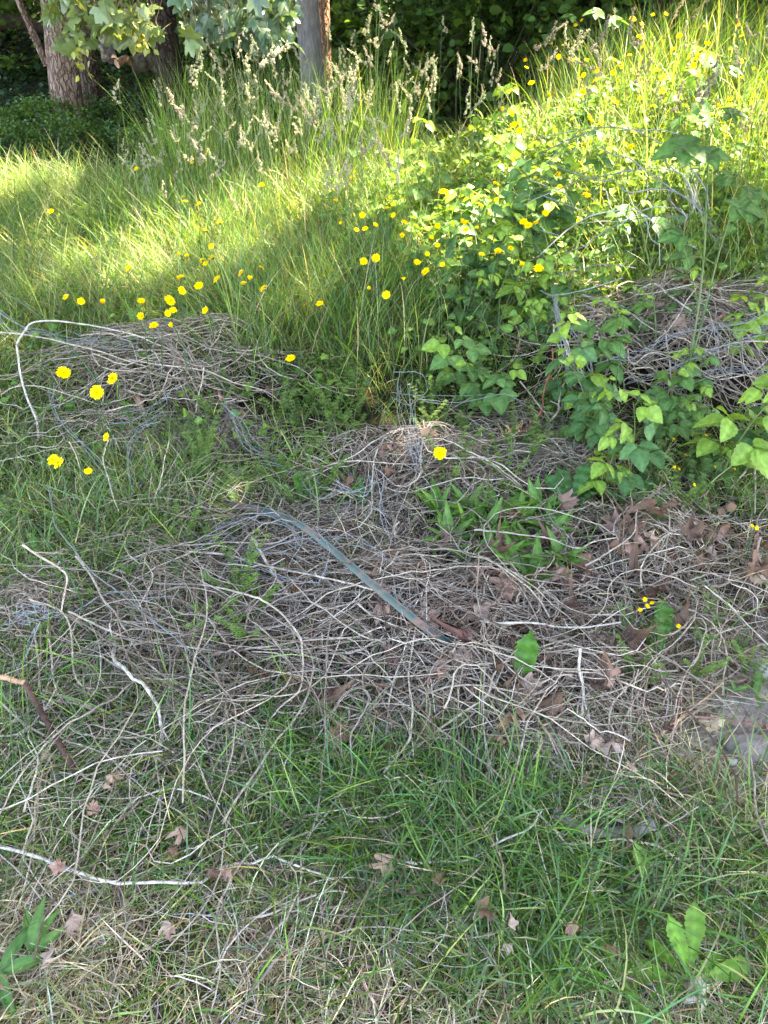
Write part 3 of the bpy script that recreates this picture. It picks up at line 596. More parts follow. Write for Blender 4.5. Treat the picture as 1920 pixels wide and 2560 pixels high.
def free(n, px, py, rx, ry, L0, L1, r0, r1, label, group, **kw):
    cx, cy = flat(px, py); k = 26; P = wander(n, cx, cy, rx, ry, L0, L1, k, **kw)
    for i in range(n):
        r = (r0+(r1-r0)*R.random()**1.5)*np.linspace(1, .5, k)*(1+.10*(np.arange(k) % 5 == 0)); col = DEAD[R.choice(6, p=DW)]*(.85+.35*R.random())
        stem_obj('dead_bramble_stem', P[i], r, col, label, 'dead stem', M_dead, group)
free(72, 1020, 1640, .72, .46, .4, 1.2, .0016, .0032, 'pale dead stem in the big brown heap around the steel bar', 'stems in the big middle heap', lift=.09, arch=.06, sm=7)
free(28, 1550, 1480, .60, .34, .35, 1.0, .0015, .003, 'thin dead stem over brown leaves right of the middle heap', 'stems on the right-hand leaf litter', lift=.07, sm=7)
free(34, 1730, 930, .75, .45, .5, 1.4, .002, .0042, 'grey dead stem piled in the large right-hand mound under the wire', 'stems in the right mound', lift=.12, arch=.06, sm=7)
free(36, 400, 975, .62, .26, .5, 1.3, .0018, .0036, 'bleached dead stem woven into the low mound left of centre', 'stems in the left mound', lift=.14, arch=.07, az=0, azs=.8, sm=7)
free(24, 1060, 1200, .42, .16, .4, 1.0, .0015, .003, 'thin pale stem bent over the round nest-like heap in the centre', 'stems in the central nest', lift=.08, arch=.05, curl=3, sm=7)
free(36, 380, 1640, .60, .42, .5, 1.2, .0015, .003, 'thin dead stem trailing over the green grass at left', 'stems over the left grass', lift=.08, arch=.05, sm=7, az=2.5, azs=.9)

# single stems traced one by one (ox, oy, scale of the view they were read from)
def trace(pts, ox, oy, s, h, r, label, name='dead_bramble_stem', cat='dead stem', col=None, m=None, k=None, taper=.55, jit=.003, ns=6):
    n = len(pts); hs = np.interp(np.linspace(0, 1, n), np.linspace(0, 1, len(h)), h) if np.ndim(h) else [h]*n
    W = [tuple(at(ox+a/s, oy+b/s, q)) for (a, b), q in zip(pts, hs)]
    k = k or max(10, n*5); nk = max(3, k//4); kk = np.stack([np.interp(np.arange(k), np.linspace(0, k-1, nk), R.normal(0, 1, nk)) for _ in range(3)], 1); P = spline(W, k)+kk*(jit*1.3)+R.normal(0, jit*.15, (k, 3)); rr_ = r*.80*np.linspace(1, taper, k)*(1+.12*(np.arange(k) % 6 == 0))
    return stem_obj(name, P, rr_, DEAD[0]*1.05 if col is None else col, label, cat, m or M_dead, ns=ns)
s = 1.728
A = lambda pts, h, r, label, **k: trace(pts, 0, 640, s, h, r, label, **k)
A([(185, 790), (150, 690), (100, 560), (75, 450), (75, 390), (100, 330), (150, 285), (250, 275), (370, 292), (500, 325), (600, 352), (700, 395), (760, 430), (830, 465)], [.05, .2, .33, .36, .3, .15, .05], .0058, 'thick pale stem arching high over the left mound in a big hoop', col=(.50, .43, .38))
A([(-30, 328), (120, 342), (250, 365), (380, 400), (500, 440), (600, 470), (700, 490)], [.3, .25, .1], .0048, 'long straight grey stem crossing the foot of the arched hoop at left')
A([(430, 520), (520, 505), (640, 500), (760, 520), (880, 560), (1000, 590), (1150, 640)], [.12, .2, .1], .004, 'brown stem lying over the crown of the left mound', col=DEAD[3])
A([(560, 455), (700, 470), (850, 490), (960, 520), (1060, 560), (1180, 600), (1230, 660)], [.15, .2, .05], .0045, 'stem running down the right shoulder of the left mound')
A([(880, 480), (870, 560), (850, 650), (840, 700)], [.22, .08], .0035, 'short upright stem across the dark hollow of the left mound')
A([(0, 600), (60, 560), (180, 560), (300, 600), (420, 640)], [.1, .2, .1], .0035, 'curved twig at the left edge below the arched hoop')
A([(460, 800), (450, 880), (470, 960), (490, 1040), (515, 1110)], [.15, .1], .0030, 'thin straw stem dropping straight down through the grass left of the mound', col=(.5, .42, .3))
A([(300, 795), (330, 880), (350, 990)], [.2, .05], .0030, 'short leaning straw stem beside two yellow flowers at the left', col=(.5, .42, .3))
A([(640, 1110), (690, 1000), (715, 900), (730, 800)], [.03, .25], .0028, 'upright straw coloured stem right of the brown hanging leaves', col=(.5, .42, .3))
A([(1270, 950), (1400, 905), (1500, 885), (1660, 890), (1800, 895)], [.05, .18, .12], .0036, 'long bowed stem over the top of the central nest')
B = lambda pts, h, r, label, **k: trace(pts, 0, 1280, s, h, r, label, **k)
B([(510, 570), (488, 600), (500, 650), (560, 700), (610, 750), (660, 820), (690, 870), (705, 950), (670, 1040), (645, 1106)], [.08, .14, .12, .05], .0066, 'thickest bleached stem with a hooked top in the left grass', col=(.50, .44, .37), taper=.6)
B([(500, 250), (660, 310), (860, 310), (1000, 330), (1100, 370), (1200, 420), (1280, 510), (1305, 600), (1310, 680), (1290, 770), (1200, 850), (1140, 950), (1125, 1106), (1140, 1200)], [.08, .14, .14, .10, .05], .0042, 'long stem curving in a wide half circle left of the steel bar')
B([(130, 370), (270, 440), (310, 550), (320, 700), (380, 755), (500, 760), (600, 780)], [.12, .06], .0038, 'stem hanging from the wire knot then running right')
B([(95, 135), (200, 200), (265, 260), (280, 330), (265, 440)], [.25, .14], .0045, 'pale stem poking up left above the wire knot')
B([(330, 190), (400, 290), (450, 380), (520, 450), (560, 530), (640, 640), (720, 720), (850, 790), (920, 830)], [.12, .08], .0045, 'long diagonal stem crossing the blue wire in the left grass')
B([(300, 430), (430, 500), (600, 560), (800, 580), (1000, 600), (1100, 590), (1250, 570), (1500, 540), (1650, 490)], [.12, .08, .12], .0042, 'longest stem running right from the knot to the heap')
B([(300, 430), (400, 510), (480, 570), (620, 630), (780, 640), (900, 620), (1060, 600), (1120, 660), (1165, 740)], [.12, .08], .0036, 'sagging stem just under the longest one from the knot', col=DEAD[3])
B([(520, 210), (700, 150), (950, 125), (1150, 130), (1300, 80), (1470, 90)], [.06, .14], .0040, 'stem bowed upwards left of the top of the steel bar')
B([(810, 155), (1000, 190), (1200, 240), (1380, 280), (1560, 320), (1700, 370)], [.10, .12], .0050, 'straight thick stem pointing from the left at the steel bar', col=(.52, .44, .38))
B([(1090, 120), (1170, 240), (1240, 320), (1310, 410)], [.12, .06], .0062, 'short stout broken stem left of the bar', col=(.48, .38, .32), taper=.9)
B([(460, 260), (600, 190), (730, 140), (850, 120)], [.08, .10], .0035, 'slim stem rising to the right above the blue wire')
B([(-20, 800), (100, 900), (250, 980), (400, 1030), (480, 1106), (560, 1180)], [.08, .05], .0045, 'stem entering from the left edge above the rusty rod')
B([(190, 760), (350, 820), (520, 880), (640, 950), (720, 1010), (850, 1106)], [.07, .05], .0046, 'upper of the parallel stems sweeping down right from the rod')
B([(200, 800), (370, 850), (540, 910), (660, 980), (750, 1060), (830, 1150)], [.07, .05], .0040, 'lower of the parallel stems sweeping down right from the rod')
B([(170, 900), (300, 980), (450, 1060), (520, 1106)], [.07, .05], .0036, 'short stem beside the lower half of the rusty rod')
B([(150, 500), (160, 620), (170, 740), (200, 800)], [.10, .08], .0042, 'leftmost of the stems hanging below the wire knot')
B([(200, 510), (220, 640), (240, 760), (300, 870), (310, 960)], [.10, .06], .0036, 'rightmost of the stems hanging below the wire knot')
B([(180, 500), (178, 640), (150, 740), (160, 800)], [.10, .06], .0032, 'middle one of the stems hanging below the wire knot', col=DEAD[3])
B([(-20, 960), (80, 960), (180, 870), (260, 760)], [.05, .12], .0036, 'thin stem crossing over the rusty rod')
B([(500, 965), (700, 940), (900, 890), (1100, 850)], [.05, .07], .0036, 'lone slanting stem right of the tiny purple flower')
B([(600, 1060), (800, 1050), (1000, 1020), (1150, 1000)], [.05, .07], .0036, 'near level stem below the tiny purple flower')
B([(500, 590), (620, 680), (760, 760), (900, 830), (1000, 745), (1165, 740)], [.08, .08], .0034, 'stem dipping and rising right of the hooked white stem')
B([(490, 960), (560, 850), (700, 720), (800, 650)], [.05, .09], .0030, 'dark thin twig crossing behind the hooked white stem', col=DEAD[5])
B([(950, 560), (1000, 500), (1060, 430), (1100, 400)], [.08, .10], .0032, 'short slanting twig above the small ivy leaf')
C_ = lambda pts, h, r, label, **k: trace(pts, 0, 1920, s, h, r, label, **k)
C_([(-40, 335), (150, 375), (300, 430), (450, 480), (650, 495), (850, 485), (950, 445), (1050, 405), (1150, 395), (1280, 420), (1450, 460)], [.05, .04, .06], .0052, 'long bowed stem crossing the lower left lawn', col=(.56, .49, .42))
C_([(1110, 340), (1050, 400), (980, 520), (945, 600), (940, 750), (945, 900), (900, 1060)], [.06, .05], .0032, 'stem running down to the bottom edge left of centre')
C_([(1110, -20), (1130, 30), (1200, 130), (1330, 210)], [.07, .05], .0042, 'curved stem at the foot of the big heap')
C_([(1600, 0), (1500, 90), (1400, 210), (1310, 320), (1290, 470), (1230, 650)], [.06, .06], .0036, 'stem slanting from the heap down to the lower lawn')
C_([(560, 330), (650, 290), (800, 265), (960, 255)], [.05, .05], .003, 'short bowed twig above the long lawn stem')
C_([(1040, 650), (1130, 640), (1250, 580), (1400, 550), (1520, 540)], [.03, .06], .0036, 'level twig low in the centre of the lawn')
C_([(1240, 650), (1170, 750), (1080, 850), (1020, 940)], [.04, .03], .0032, 'twig slanting to the pale straw patch')
C_([(510, -10), (560, 70), (600, 110), (850, 130), (1000, 150)], [.06, .05], .0040, 'kinked stem just right of the rusty rod tip')
C_([(1200, 830), (1130, 900), (1080, 960)], [.03, .03], .0045, 'short grey twig in the bottom centre lawn', col=DEAD[4])
D_ = lambda pts, h, r, label, **k: trace(pts, 960, 1920, s, h, r, label, **k)
D_([(-20, 360), (130, 400), (260, 405), (400, 370), (500, 320), (620, 260), (690, 190)], [.07, .09], .0040, 'stem curved like a smile over the dark green tuft', col=(.52, .46, .38))
D_([(440, -20), (430, 100), (410, 170), (400, 240)], [.06, .04], .0062, 'stout straight pale stick pointing down to the green tuft', col=(.52, .42, .32), taper=.9)
D_([(980, 0), (1100, 70), (1250, 110), (1500, 160)], [.04, .04], .0036, 'tan stem lying in straw above the dark curved root', col=(.45, .34, .24))
D_([(600, 460), (800, 470), (960, 480), (1150, 500)], [.02, .02], .0045, 'dark twig half sunk in the right lawn', col=DEAD[5])
D_([(930, 930), (1050, 900), (1180, 940), (1260, 1000)], [.03, .03], .0036, 'grey twig curving behind the bright green rosette', col=DEAD[4])
D_([(860, 150), (1050, 240), (1200, 260), (1350, 180)], [.06, .07], .003, 'pale blade-like stem looping over the dark curved root', col=(.55, .5, .38))
E_ = lambda pts, h, r, label, **k: trace(pts, 960, 1280, s, h, r, label, **k)
E_([(420, 468), (520, 480), (700, 490), (850, 495), (1010, 485)], [.10, .10], .0050, 'straight white stem right of the rusty plate', col=(.52, .46, .39))
E_([(855, 580), (850, 700), (860, 820), (855, 950)], [.16, .04], .0045, 'upright broken pale stem right of the lobed leaves', col=(.50, .43, .36), taper=.9)
E_([(860, 870), (940, 960), (1030, 1080), (1060, 1150)], [.05, .04], .0042, 'right-hand arm of the pale forked stem')
E_([(860, 870), (740, 940), (600, 1000), (490, 1015)], [.05, .05], .0046, 'left-hand arm of the pale forked stem', col=(.58, .5, .43))
E_([(390, 70), (560, 95), (700, 105), (820, 150), (900, 130), (1000, 110)], [.12, .12], .0036, 'bowed stem in front of the green leafy clump')
E_([(300, 1100), (480, 960), (640, 800), (760, 720), (900, 650)], [.06, .10], .0046, 'strong slanting stem above the end of the steel bar')
E_([(60, 1090), (250, 930), (420, 810), (470, 690), (600, 600), (760, 560)], [.07, .10], .0042, 'long slanting stem crossing the steel bar')
E_([(-20, 1120), (100, 1000), (130, 850), (110, 700), (140, 500), (180, 420)], [.08, .10], .0040, 'stem standing along the left side of the bar')
E_([(1400, 320), (1520, 430), (1659, 560), (1750, 660)], [.10, .10], .0028, 'thin straw stem slanting down at the right edge', col=(.55, .47, .34))
E_([(1110, 330), (1120, 220), (1200, 120), (1300, 60)], [.08, .12], .0032, 'thin arched stem among curled leaves at right')
E_([(880, 230), (960, 180), (1080, 90), (1100, 0)], [.10, .12], .0036, 'stem bending upwards right of the leafy clump')
E_([(1170, 975), (1300, 870), (1380, 810), (1465, 740)], [.04, .05], .0060, 'orange brown stick resting on the bare soil', col=(.42, .25, .15))
E_([(1300, 880), (1450, 885), (1560, 910), (1700, 950)], [.04, .04], .0050, 'reddish stick across the top of the bare soil', col=(.36, .20, .14))
E_([(1620, 110), (1610, 200), (1595, 300)], [.08, .04], .0062, 'short stout brown stick upright at the right edge', col=(.28, .2, .16))
Fv = lambda pts, h, r, label, **k: trace(pts, 1300, 800, 2.676, h, r, label, **k)
Fv([(1700, 830), (1560, 890), (1500, 1030), (1400, 1130)], [.10, .06], .0062, 'pale root-like stem forking downwards at the right edge', col=(.52, .44, .34))
Fv([(1560, 890), (1582, 1050), (1570, 1300)], [.10, .05], .0056, 'lower prong of the root-like fork at the right edge', col=(.50, .42, .33))
Fv([(1220, 880), (1340, 870), (1450, 885), (1560, 890)], [.08, .10], .0048, 'left prong of the root-like fork at the right edge', col=(.50, .42, .33))
Fv([(1350, 690), (1460, 740), (1530, 800), (1565, 870)], [.12, .10], .0040, 'upper prong of the root-like fork at the right edge', col=(.50, .42, .33))
Fv([(720, 205), (730, 270), (780, 290), (860, 240), (950, 225), (1120, 290), (1220, 350), (1300, 385), (1430, 360), (1659, 400)], [.15, .15], .0045, 'crooked pale root lying over the blue wires')
Fv([(750, 325), (860, 320), (915, 355)], [.15, .13], .0045, 'short crooked root just under the crooked pale one')
Fv([(0, 410), (80, 520), (160, 620), (230, 700)], [.14, .06], .0050, 'pair-leaning pale stick at the left foot of the right mound')
Fv([(215, 30), (230, 130), (280, 230), (270, 330), (220, 400)], [.3, .12], .0040, 'crooked stem hanging beside the wire bundle')
Fv([(980, 70), (990, 200), (1010, 330), (1020, 460)], [.15, .10], .0050, 'straight pale stick lying down the right mound')
Fv([(700, 1310), (780, 1230), (870, 1170), (980, 1095)], [.06, .10], .0036, 'twig rising right below the large bramble leaves')
Fv([(210, 190), (200, 330), (165, 480), (150, 620)], [.25, .10], .0045, 'rust red stem standing left of the wire bundle', name='red_bramble_stem', col=(.22, .06, .04), m=M_stem)
Fv([(150, 620), (90, 690), (0, 770), (-60, 830)], [.10, .06], .0050, 'rust red stem lying at the foot of the red one', name='red_bramble_stem', col=(.20, .055, .04), m=M_stem)
Gv = lambda pts, h, r, label, **k: trace(pts, 1350, 300, 2.911, [q*1.4 for q in h], r, label, **k)
Gv([(-60, 1010), (0, 980), (200, 800), (370, 695), (560, 655), (680, 640), (780, 700), (850, 820), (875, 940), (870, 1060)], [.15, .35, .40, .15], .0042, 'pale stem hooped under the bowed fence wires', col=(.55, .5, .45))
Gv([(-40, 920), (180, 810), (300, 755), (430, 740), (570, 745), (700, 690), (760, 650), (900, 630), (1000, 650), (1060, 710)], [.15, .35, .35], .0036, 'second pale stem sweeping through the bowed fence wires', col=(.52, .47, .42))
Gv([(498, 520), (520, 640), (580, 700), (595, 850), (580, 940)], [.4, .12], .0036, 'short forked stem standing in the wire hoop', col=(.5, .45, .42))
Gv([(780, 450), (770, 560), (720, 620), (600, 720)], [.45, .3], .0032, 'small crooked twig tip above the wire hoop', col=(.5, .43, .36))
Gv([(1070, 690), (1050, 780), (1045, 910)], [.32, .15], .0036, 'stub of stem hanging below the wire knot', col=(.5, .45, .4))
Gv([(310, 1275), (400, 1290), (490, 1295)], [.1, .1], .0075, 'short thick broken branch end in the right mound', col=(.45, .36, .29), taper=.9)
Gv([(690, 1230), (840, 1200), (930, 1270), (1110, 1390)], [.12, .10], .0062, 'thick kinked branch across the right mound', col=(.46, .38, .32), taper=.8)
Gv([(1659, 1060), (1580, 1085), (1500, 1110)], [.15, .10], .0150, 'thick dark brown branch end at the right edge', name='broken_branch', cat='branch', col=(.10, .06, .045), taper=.9, ns=10)

# ------------------------------------------------------------------ rusty rod, root, steel bar, plate, stones
trace([(-60, 700), (0, 715), (60, 728), (112, 742)], 0, 1280, s, [.16, .14], .0095, 'tan snapped branch end joining the dark rusty rod at the left edge', name='broken_branch', cat='branch', col=(.36, .21, .13), m=M_log, taper=.85, ns=10)
trace([(112, 742), (180, 870), (240, 970), (310, 1106), (350, 1190), (395, 1275)], 0, 1280, s, [.15, .12, .04], .0088, 'dark reddish bare rod slanting down the left grass', name='fallen_rod', cat='rod', col=(.075, .042, .032), m=M_log, taper=.85, ns=10, jit=.001)
trace([(740, 190), (850, 262), (960, 283), (1080, 270), (1155, 240)], 960, 1920, s, [.065, .06], .0160, 'dark grey-brown root curved like a sausage in the right lawn', name='dead_root', cat='root', col=(.13, .105, .10), m=M_log, taper=1.05, ns=12, jit=.001)
# bent steel angle bar: swept L section
barpx = [(560, 1256), (600, 1264), (643, 1273), (704, 1284), (740, 1302), (798, 1342), (842, 1385), (896, 1432), (950, 1475), (1022, 1540), (1080, 1582), (1105, 1598), (1220, 1668), (1319, 1737), (1395, 1790)]
hb = np.interp(range(len(barpx)), [0, 3, 5, 8, 10, 12, 14], [.06, .11, .14, .15, .13, -.005, .05])
W = [tuple(at(a, b, q)) for (a, b), q in zip(barpx, hb)]; P = spline(W, 70); P = np.stack([np.convolve(np.pad(P[:, j], 7, 'reflect', reflect_type='odd'), np.ones(15)/15, 'valid') for j in range(3)], 1)
T = norm(np.gradient(P, axis=0)); up = norm(np.array([.25, -.55, .8])-0*T); up = norm(up-(up*T).sum(1, keepdims=True)*T); sd = np.cross(T, up); sd = sd*np.sign(-(sd@np.array([0, 1, 0])))[:, None]
def sweep(prof, k):
    V = P[:, None]+prof[None, :, 0:1]*sd[:, None]+prof[None, :, 1:2]*up[:, None]; m = len(prof); i = (np.arange(len(P)-1)*m)[:, None]; j = np.arange(m)[None]; jn = (j+1) % m
    return V.reshape(-1, 3), np.stack([i+j, i+jn, i+m+jn, i+m+j], -1).reshape(-1, 4)
tw = .003; prof = .64*np.array([(-.013, -.018), (-.013, .0), (-.0135, .012), (-.0105, .012), (-.010, .0), (.017, -.001), (.017, -.0045), (-.010, -.004), (-.010, -.018)])
V, F = sweep(prof, 0); m0 = len(prof); g = G(); cb = np.tile(np.array([[.03, .045, .042]]*2+[[.055, .085, .078]]*2+[[.02, .03, .028]]+[[.065, .10, .09]]*2+[[.02, .03, .03]]*2), (len(P), 1))*(.8+.4*vnoise(np.arange(len(P)*m0)//m0, 0*np.arange(len(P)*m0), .35, 4))[:, None]; g.add(V-P[0], F, cb); m_ = len(prof); g.add(V[:m_]-P[0], np.arange(m_)[None], (.1, .09, .08)); g.add(V[-m_:]-P[0], np.arange(m_)[None, ::-1], (.1, .09, .08))  # inner corner and underside coloured darker as shade in the recess
bar = g.obj('steel_bar', M_steel, loc=P[0], smooth=False); tag(bar, 'bent blue green steel angle bar lying diagonally across the dead stems', 'metal bar')
tr = [at(*q, h) for q, h in [((1058, 1527), .12), ((1088, 1545), .155), ((1132, 1568), .155), ((1160, 1574), .14), ((1180, 1620), .10), ((1120, 1578), .11)]]
c0 = tr[0]; nv = Vector((.3, -.8, .5)).normalized()*.004; V = [v_-c0 for v_ in tr]+[v_-c0-nv for v_ in tr]
F5 = np.array([[0, 1, 2, 3, 4, 5], [11, 10, 9, 8, 7, 6]]); F4 = np.array([[i, 6+i, 6+(i+1) % 6, (i+1) % 6] for i in range(6)])
g = G(); g.add(np.array(V), [F5, F4], (.115, .055, .045)); tag(g.obj('rusty_plate', M_log, loc=c0, smooth=False), 'rust brown steel blade lying against the blue green bar', 'rusty plate')
def stone(px, py, rx, ry, rz, col, label, seed):
    q = np.random.default_rng(seed); nu, nv_ = 20, 12; a = np.arange(nu)*2*PI/nu; b = np.linspace(-PI/2, PI/2, nv_); AA, BB = np.meshgrid(a, b)
    D = np.stack([np.cos(BB)*np.cos(AA), np.cos(BB)*np.sin(AA), np.sin(BB)], -1); f = 1+.22*(vnoise(D[..., 0]*2+seed, D[..., 1]*2+D[..., 2]*1.7, 1.3, seed)-.5)+.1*(vnoise(D[..., 0]*5, D[..., 2]*5+D[..., 1]*4, 1.5, seed)-.5)
    V = D*f[..., None]*np.array([rx, ry, rz]); V[..., 2] = np.maximum(V[..., 2], -rz*.6); i = (np.arange(nv_-1)*nu)[:, None]; j = np.arange(nu)[None]; jn = (j+1) % nu
    g = G(); g.add(V.reshape(-1, 3), np.stack([i+j, i+jn, i+nu+jn, i+nu+j], -1).reshape(-1, 4), col); p = at(px, py, 0, ); p.z = float(H(p.x, p.y))+rz*.3
    tag(g.obj('stone', M_rock, loc=p), label, 'stone')
stone(1905, 1672, .045, .035, .02, (.33, .31, .28), 'light grey stone at the right edge above the bare soil', 1)
stone(1870, 1870, .06, .045, .018, (.27, .235, .20), 'broad flat greyish stone sunk in the bare soil', 2)
stone(1008, 1822, .035, .03, .016, (.34, .33, .28), 'rounded grey stone half buried under stems in the middle', 3)
stone(1830, 1905, .018, .012, .008, (.5, .48, .42), 'small pale pebble on the bare soil', 4)
stone(1905, 1960, .03, .02, .012, (.27, .25, .23), 'grey stone below the bare soil at the right edge', 5)
stone(1720, 1890, .015, .012, .008, (.33, .3, .27), 'tiny brown pebble left of the bare soil', 6)

# ------------------------------------------------------------------ wire
WC = (.20, .215, .235)
def wires(name, label, lines, ox, oy, sc_, h, r=.0011, jit=6, up_=1.0, cat='wire'):
    g = G(); o0 = None
    for li in lines:
        pts, hh, n = li if len(li) == 3 else (li[0], li[1], 1)
        for q in range(n):
            J = R.normal(0, jit if n > 1 else .5, (len(pts), 2)); hs = np.interp(np.linspace(0, 1, len(pts)), np.linspace(0, 1, len(hh)), hh)*up_+(R.normal(0, .02) if n > 1 else 0)
            W = np.array([at(ox+(a+J[i, 0])/sc_, oy+(b+J[i, 1])/sc_, max(hs[i], .01)) for i, (a, b) in enumerate(pts)])
            if o0 is None: o0 = W[0].copy()
            P = spline(W-o0, len(pts)*6)+R.normal(0, .0007, (len(pts)*6, 3)); V, F = tubes(P[None], r, 5); g.add(V, F, np.array(WC)*(.75+.5*R.random()))
    return tag(g.obj(name, M_wire, loc=o0), label, cat)
wires('wire_fencing', 'bowed sheet of blue grey fence wire arching over the right mound', [
    ([(-120, 200), (0, 130), (150, 100), (280, 70), (450, 55), (650, 70), (800, 130), (1000, 250), (1100, 350), (1200, 500), (1230, 650)], [.3, .6, .3]),
    ([(600, 70), (750, 75), (900, 75), (1050, 130), (1180, 230)], [.6, .5]),
    ([(430, 180), (520, 250), (650, 280), (760, 360), (900, 460), (1000, 530), (1100, 590), (1180, 680)], [.5, .4]),
    ([(-120, 620), (0, 560), (150, 500), (300, 440), (500, 400), (640, 370), (800, 350), (950, 365), (1040, 410), (1100, 520), (1110, 640), (1070, 720)], [.3, .5, .25]),
    ([(60, 310), (200, 370), (430, 440), (540, 435), (640, 525), (800, 505), (950, 515), (1050, 560), (1150, 640)], [.45, .45]),
    ([(640, 525), (660, 610), (760, 700), (800, 850), (860, 905)], [.4, .2]), ([(0, 545), (150, 600), (250, 640), (370, 695), (480, 800), (500, 900), (600, 990)], [.4, .12]),
    ([(950, 520), (960, 600), (1060, 720), (970, 800), (960, 920)], [.4, .15]), ([(480, 1000), (600, 970), (780, 910), (900, 900), (1050, 900), (1150, 940)], [.12, .2]),
    ([(0, 800), (150, 850), (180, 930), (240, 1040), (230, 1180)], [.3, .1]), ([(-100, 1040), (0, 1000), (300, 930), (480, 800), (700, 720), (900, 700), (1050, 705)], [.15, .35]),
    ([(-150, 1180), (0, 1145), (200, 1110), (450, 1050), (700, 1080)], [.15, .15]), ([(0, 1240), (100, 1275), (350, 1230), (600, 1150)], [.15, .15]),
    ([(60, 310), (170, 210), (280, 80)], [.45, .6]), ([(0, 250), (150, 170), (420, 60)], [.5, .6]), ([(870, 250), (960, 350), (1030, 400)], [.5, .5]),
    ([(-100, 430), (20, 470), (190, 545), (250, 640)], [.35, .4]), ([(60, 310), (150, 190)], [.45, .5])], 1350, 300, 2.911, 0, r=.0024, up_=1.6)
wires('wire_bundle', 'bundle of blue grey wires drooping in a U at the left of the right mound', [
    ([(240, -160), (270, 0), (300, 180), (340, 260), (400, 330), (450, 440), (460, 520)], [.38, .28, .1], 8), ([(230, -120), (250, 50), (300, 230), (310, 300), (330, 420), (350, 500)], [.36, .25, .08], 5),
    ([(330, 60), (400, 130), (440, 230), (480, 350), (520, 430)], [.3, .12], 3), ([(330, 430), (400, 470), (460, 460), (560, 420)], [.1, .12], 3)], 1300, 800, 2.676, 0, jit=17)
wires('wire_bundle', 'loose sheaf of blue grey wires fanning to the right edge over the mound', [
    ([(1700, -60), (1480, 20), (1200, 60), (1000, 140), (850, 200), (740, 250), (560, 270)], [.3, .2, .15], 4), ([(1700, 40), (1480, 120), (1320, 200), (1150, 240), (960, 340), (700, 400)], [.25, .15], 4),
    ([(1720, 370), (1450, 340), (1200, 380), (1100, 420), (900, 460)], [.2, .12], 4), ([(1280, 20), (1320, 160), (1340, 200)], [.2, .2], 2), ([(1420, 60), (1450, 120), (1500, 30)], [.25, .2], 2)], 1300, 800, 2.676, 0, jit=26)
wires('wire_bundle', 'steep sheaf of grey wires at the right end of the wire hoop', [
    ([(1040, 300), (1120, 560), (1230, 760), (1330, 920), (1370, 1040)], [.5, .35, .15], 7), ([(1100, 420), (1160, 620), (1200, 760), (1230, 900)], [.45, .15], 5)], 1350, 300, 2.911, 0, jit=26)
wires('loose_wire', 'single blue wire running diagonally down from the grass to the heap', [
    ([(205, -120), (230, 0), (240, 60), (310, 150), (400, 260), (520, 350), (640, 450), (740, 530), (830, 610), (930, 690)], [.1, .16, .1])], 0, 1280, s, 0, r=.0019)
wires('loose_wire', 'blue wire branching left from the single diagonal wire', [([(250, 470), (360, 410), (430, 365), (520, 345), (620, 370), (760, 360)], [.1, .12])], 0, 1280, s, 0, r=.0019)
kx = [([(int(150+60*math.cos(a)+R.normal(0, 22)), int(440+36*math.sin(a)+R.normal(0, 18))) for a in np.linspace(R.random()*6, R.random()*6+5, 7)], [.12, .14]) for _ in range(16)]
wires('wire_knot', 'knotted coil of dark blue wire around the small twig nest at left', kx[:4]+[([(170, 440), (100, 430), (60, 470), (0, 500), (-30, 560)], [.12, .05], 4), ([(170, 480), (130, 560), (100, 650), (-20, 700)], [.12, .05], 3)], 0, 1280, s, 0, r=.0012)
wires('loose_wire', 'tangle of thin blue wires across the left mound and grass', [
    ([(-20, 230), (80, 290), (160, 340), (300, 360), (460, 370), (620, 380)], [.3, .15], 5), ([(480, 700), (600, 690), (700, 640), (740, 560)], [.12, .2], 3), ([(970, 640), (1010, 740), (1080, 800), (1180, 860), (1260, 940)], [.2, .05], 5),
    ([(560, 1010), (560, 880), (600, 760), (680, 700)], [.08, .2], 4), ([(200, 420), (270, 480), (330, 400), (400, 340), (520, 300), (600, 320)], [.2, .25]), ([(740, 460), (735, 380), (660, 340)], [.25, .2]), ([(230, 560), (240, 660), (300, 780), (420, 900), (520, 1020)], [.15, .08], 3)], 0, 640, s, 0, jit=22)
wires('loose_wire', 'loops of fine blue wire around the upper end of the steel bar', [
    ([(100, 440), (130, 500), (200, 490), (180, 430), (130, 470), (260, 530), (340, 590)], [.08, .1], 2), ([(0, 590), (150, 520), (350, 400), (500, 400), (650, 440), (720, 500), (760, 600)], [.1, .12], 3), ([(400, 640), (600, 600), (800, 550), (900, 545), (1100, 560), (1250, 620), (1350, 700)], [.14, .12], 3),
    ([(880, 470), (870, 540), (920, 620), (915, 720), (860, 830)], [.16, .12], 2), ([(200, 700), (330, 680), (480, 760), (680, 830), (850, 850)], [.1, .12], 3), ([(500, 0), (640, 60), (700, 90), (850, 70), (860, 150), (830, 170), (780, 160)], [.1, .1], 3), ([(770, 170), (900, 235), (1080, 250)], [.1, .15], 2), ([(970, 470), (1000, 400), (1090, 310), (1075, 190)], [.1, .15]), ([(1230, 20), (1300, 130), (1290, 300), (1310, 480), (1400, 570)], [.25, .1], 2),
    ([(1000, 180), (1100, 210), (1230, 190), (1250, 130)], [.2, .2], 4), ([(1380, 900), (1450, 980), (1560, 1060), (1640, 1150)], [.14, .12], 3)], 480, 1150, 2.765, 0, jit=26)
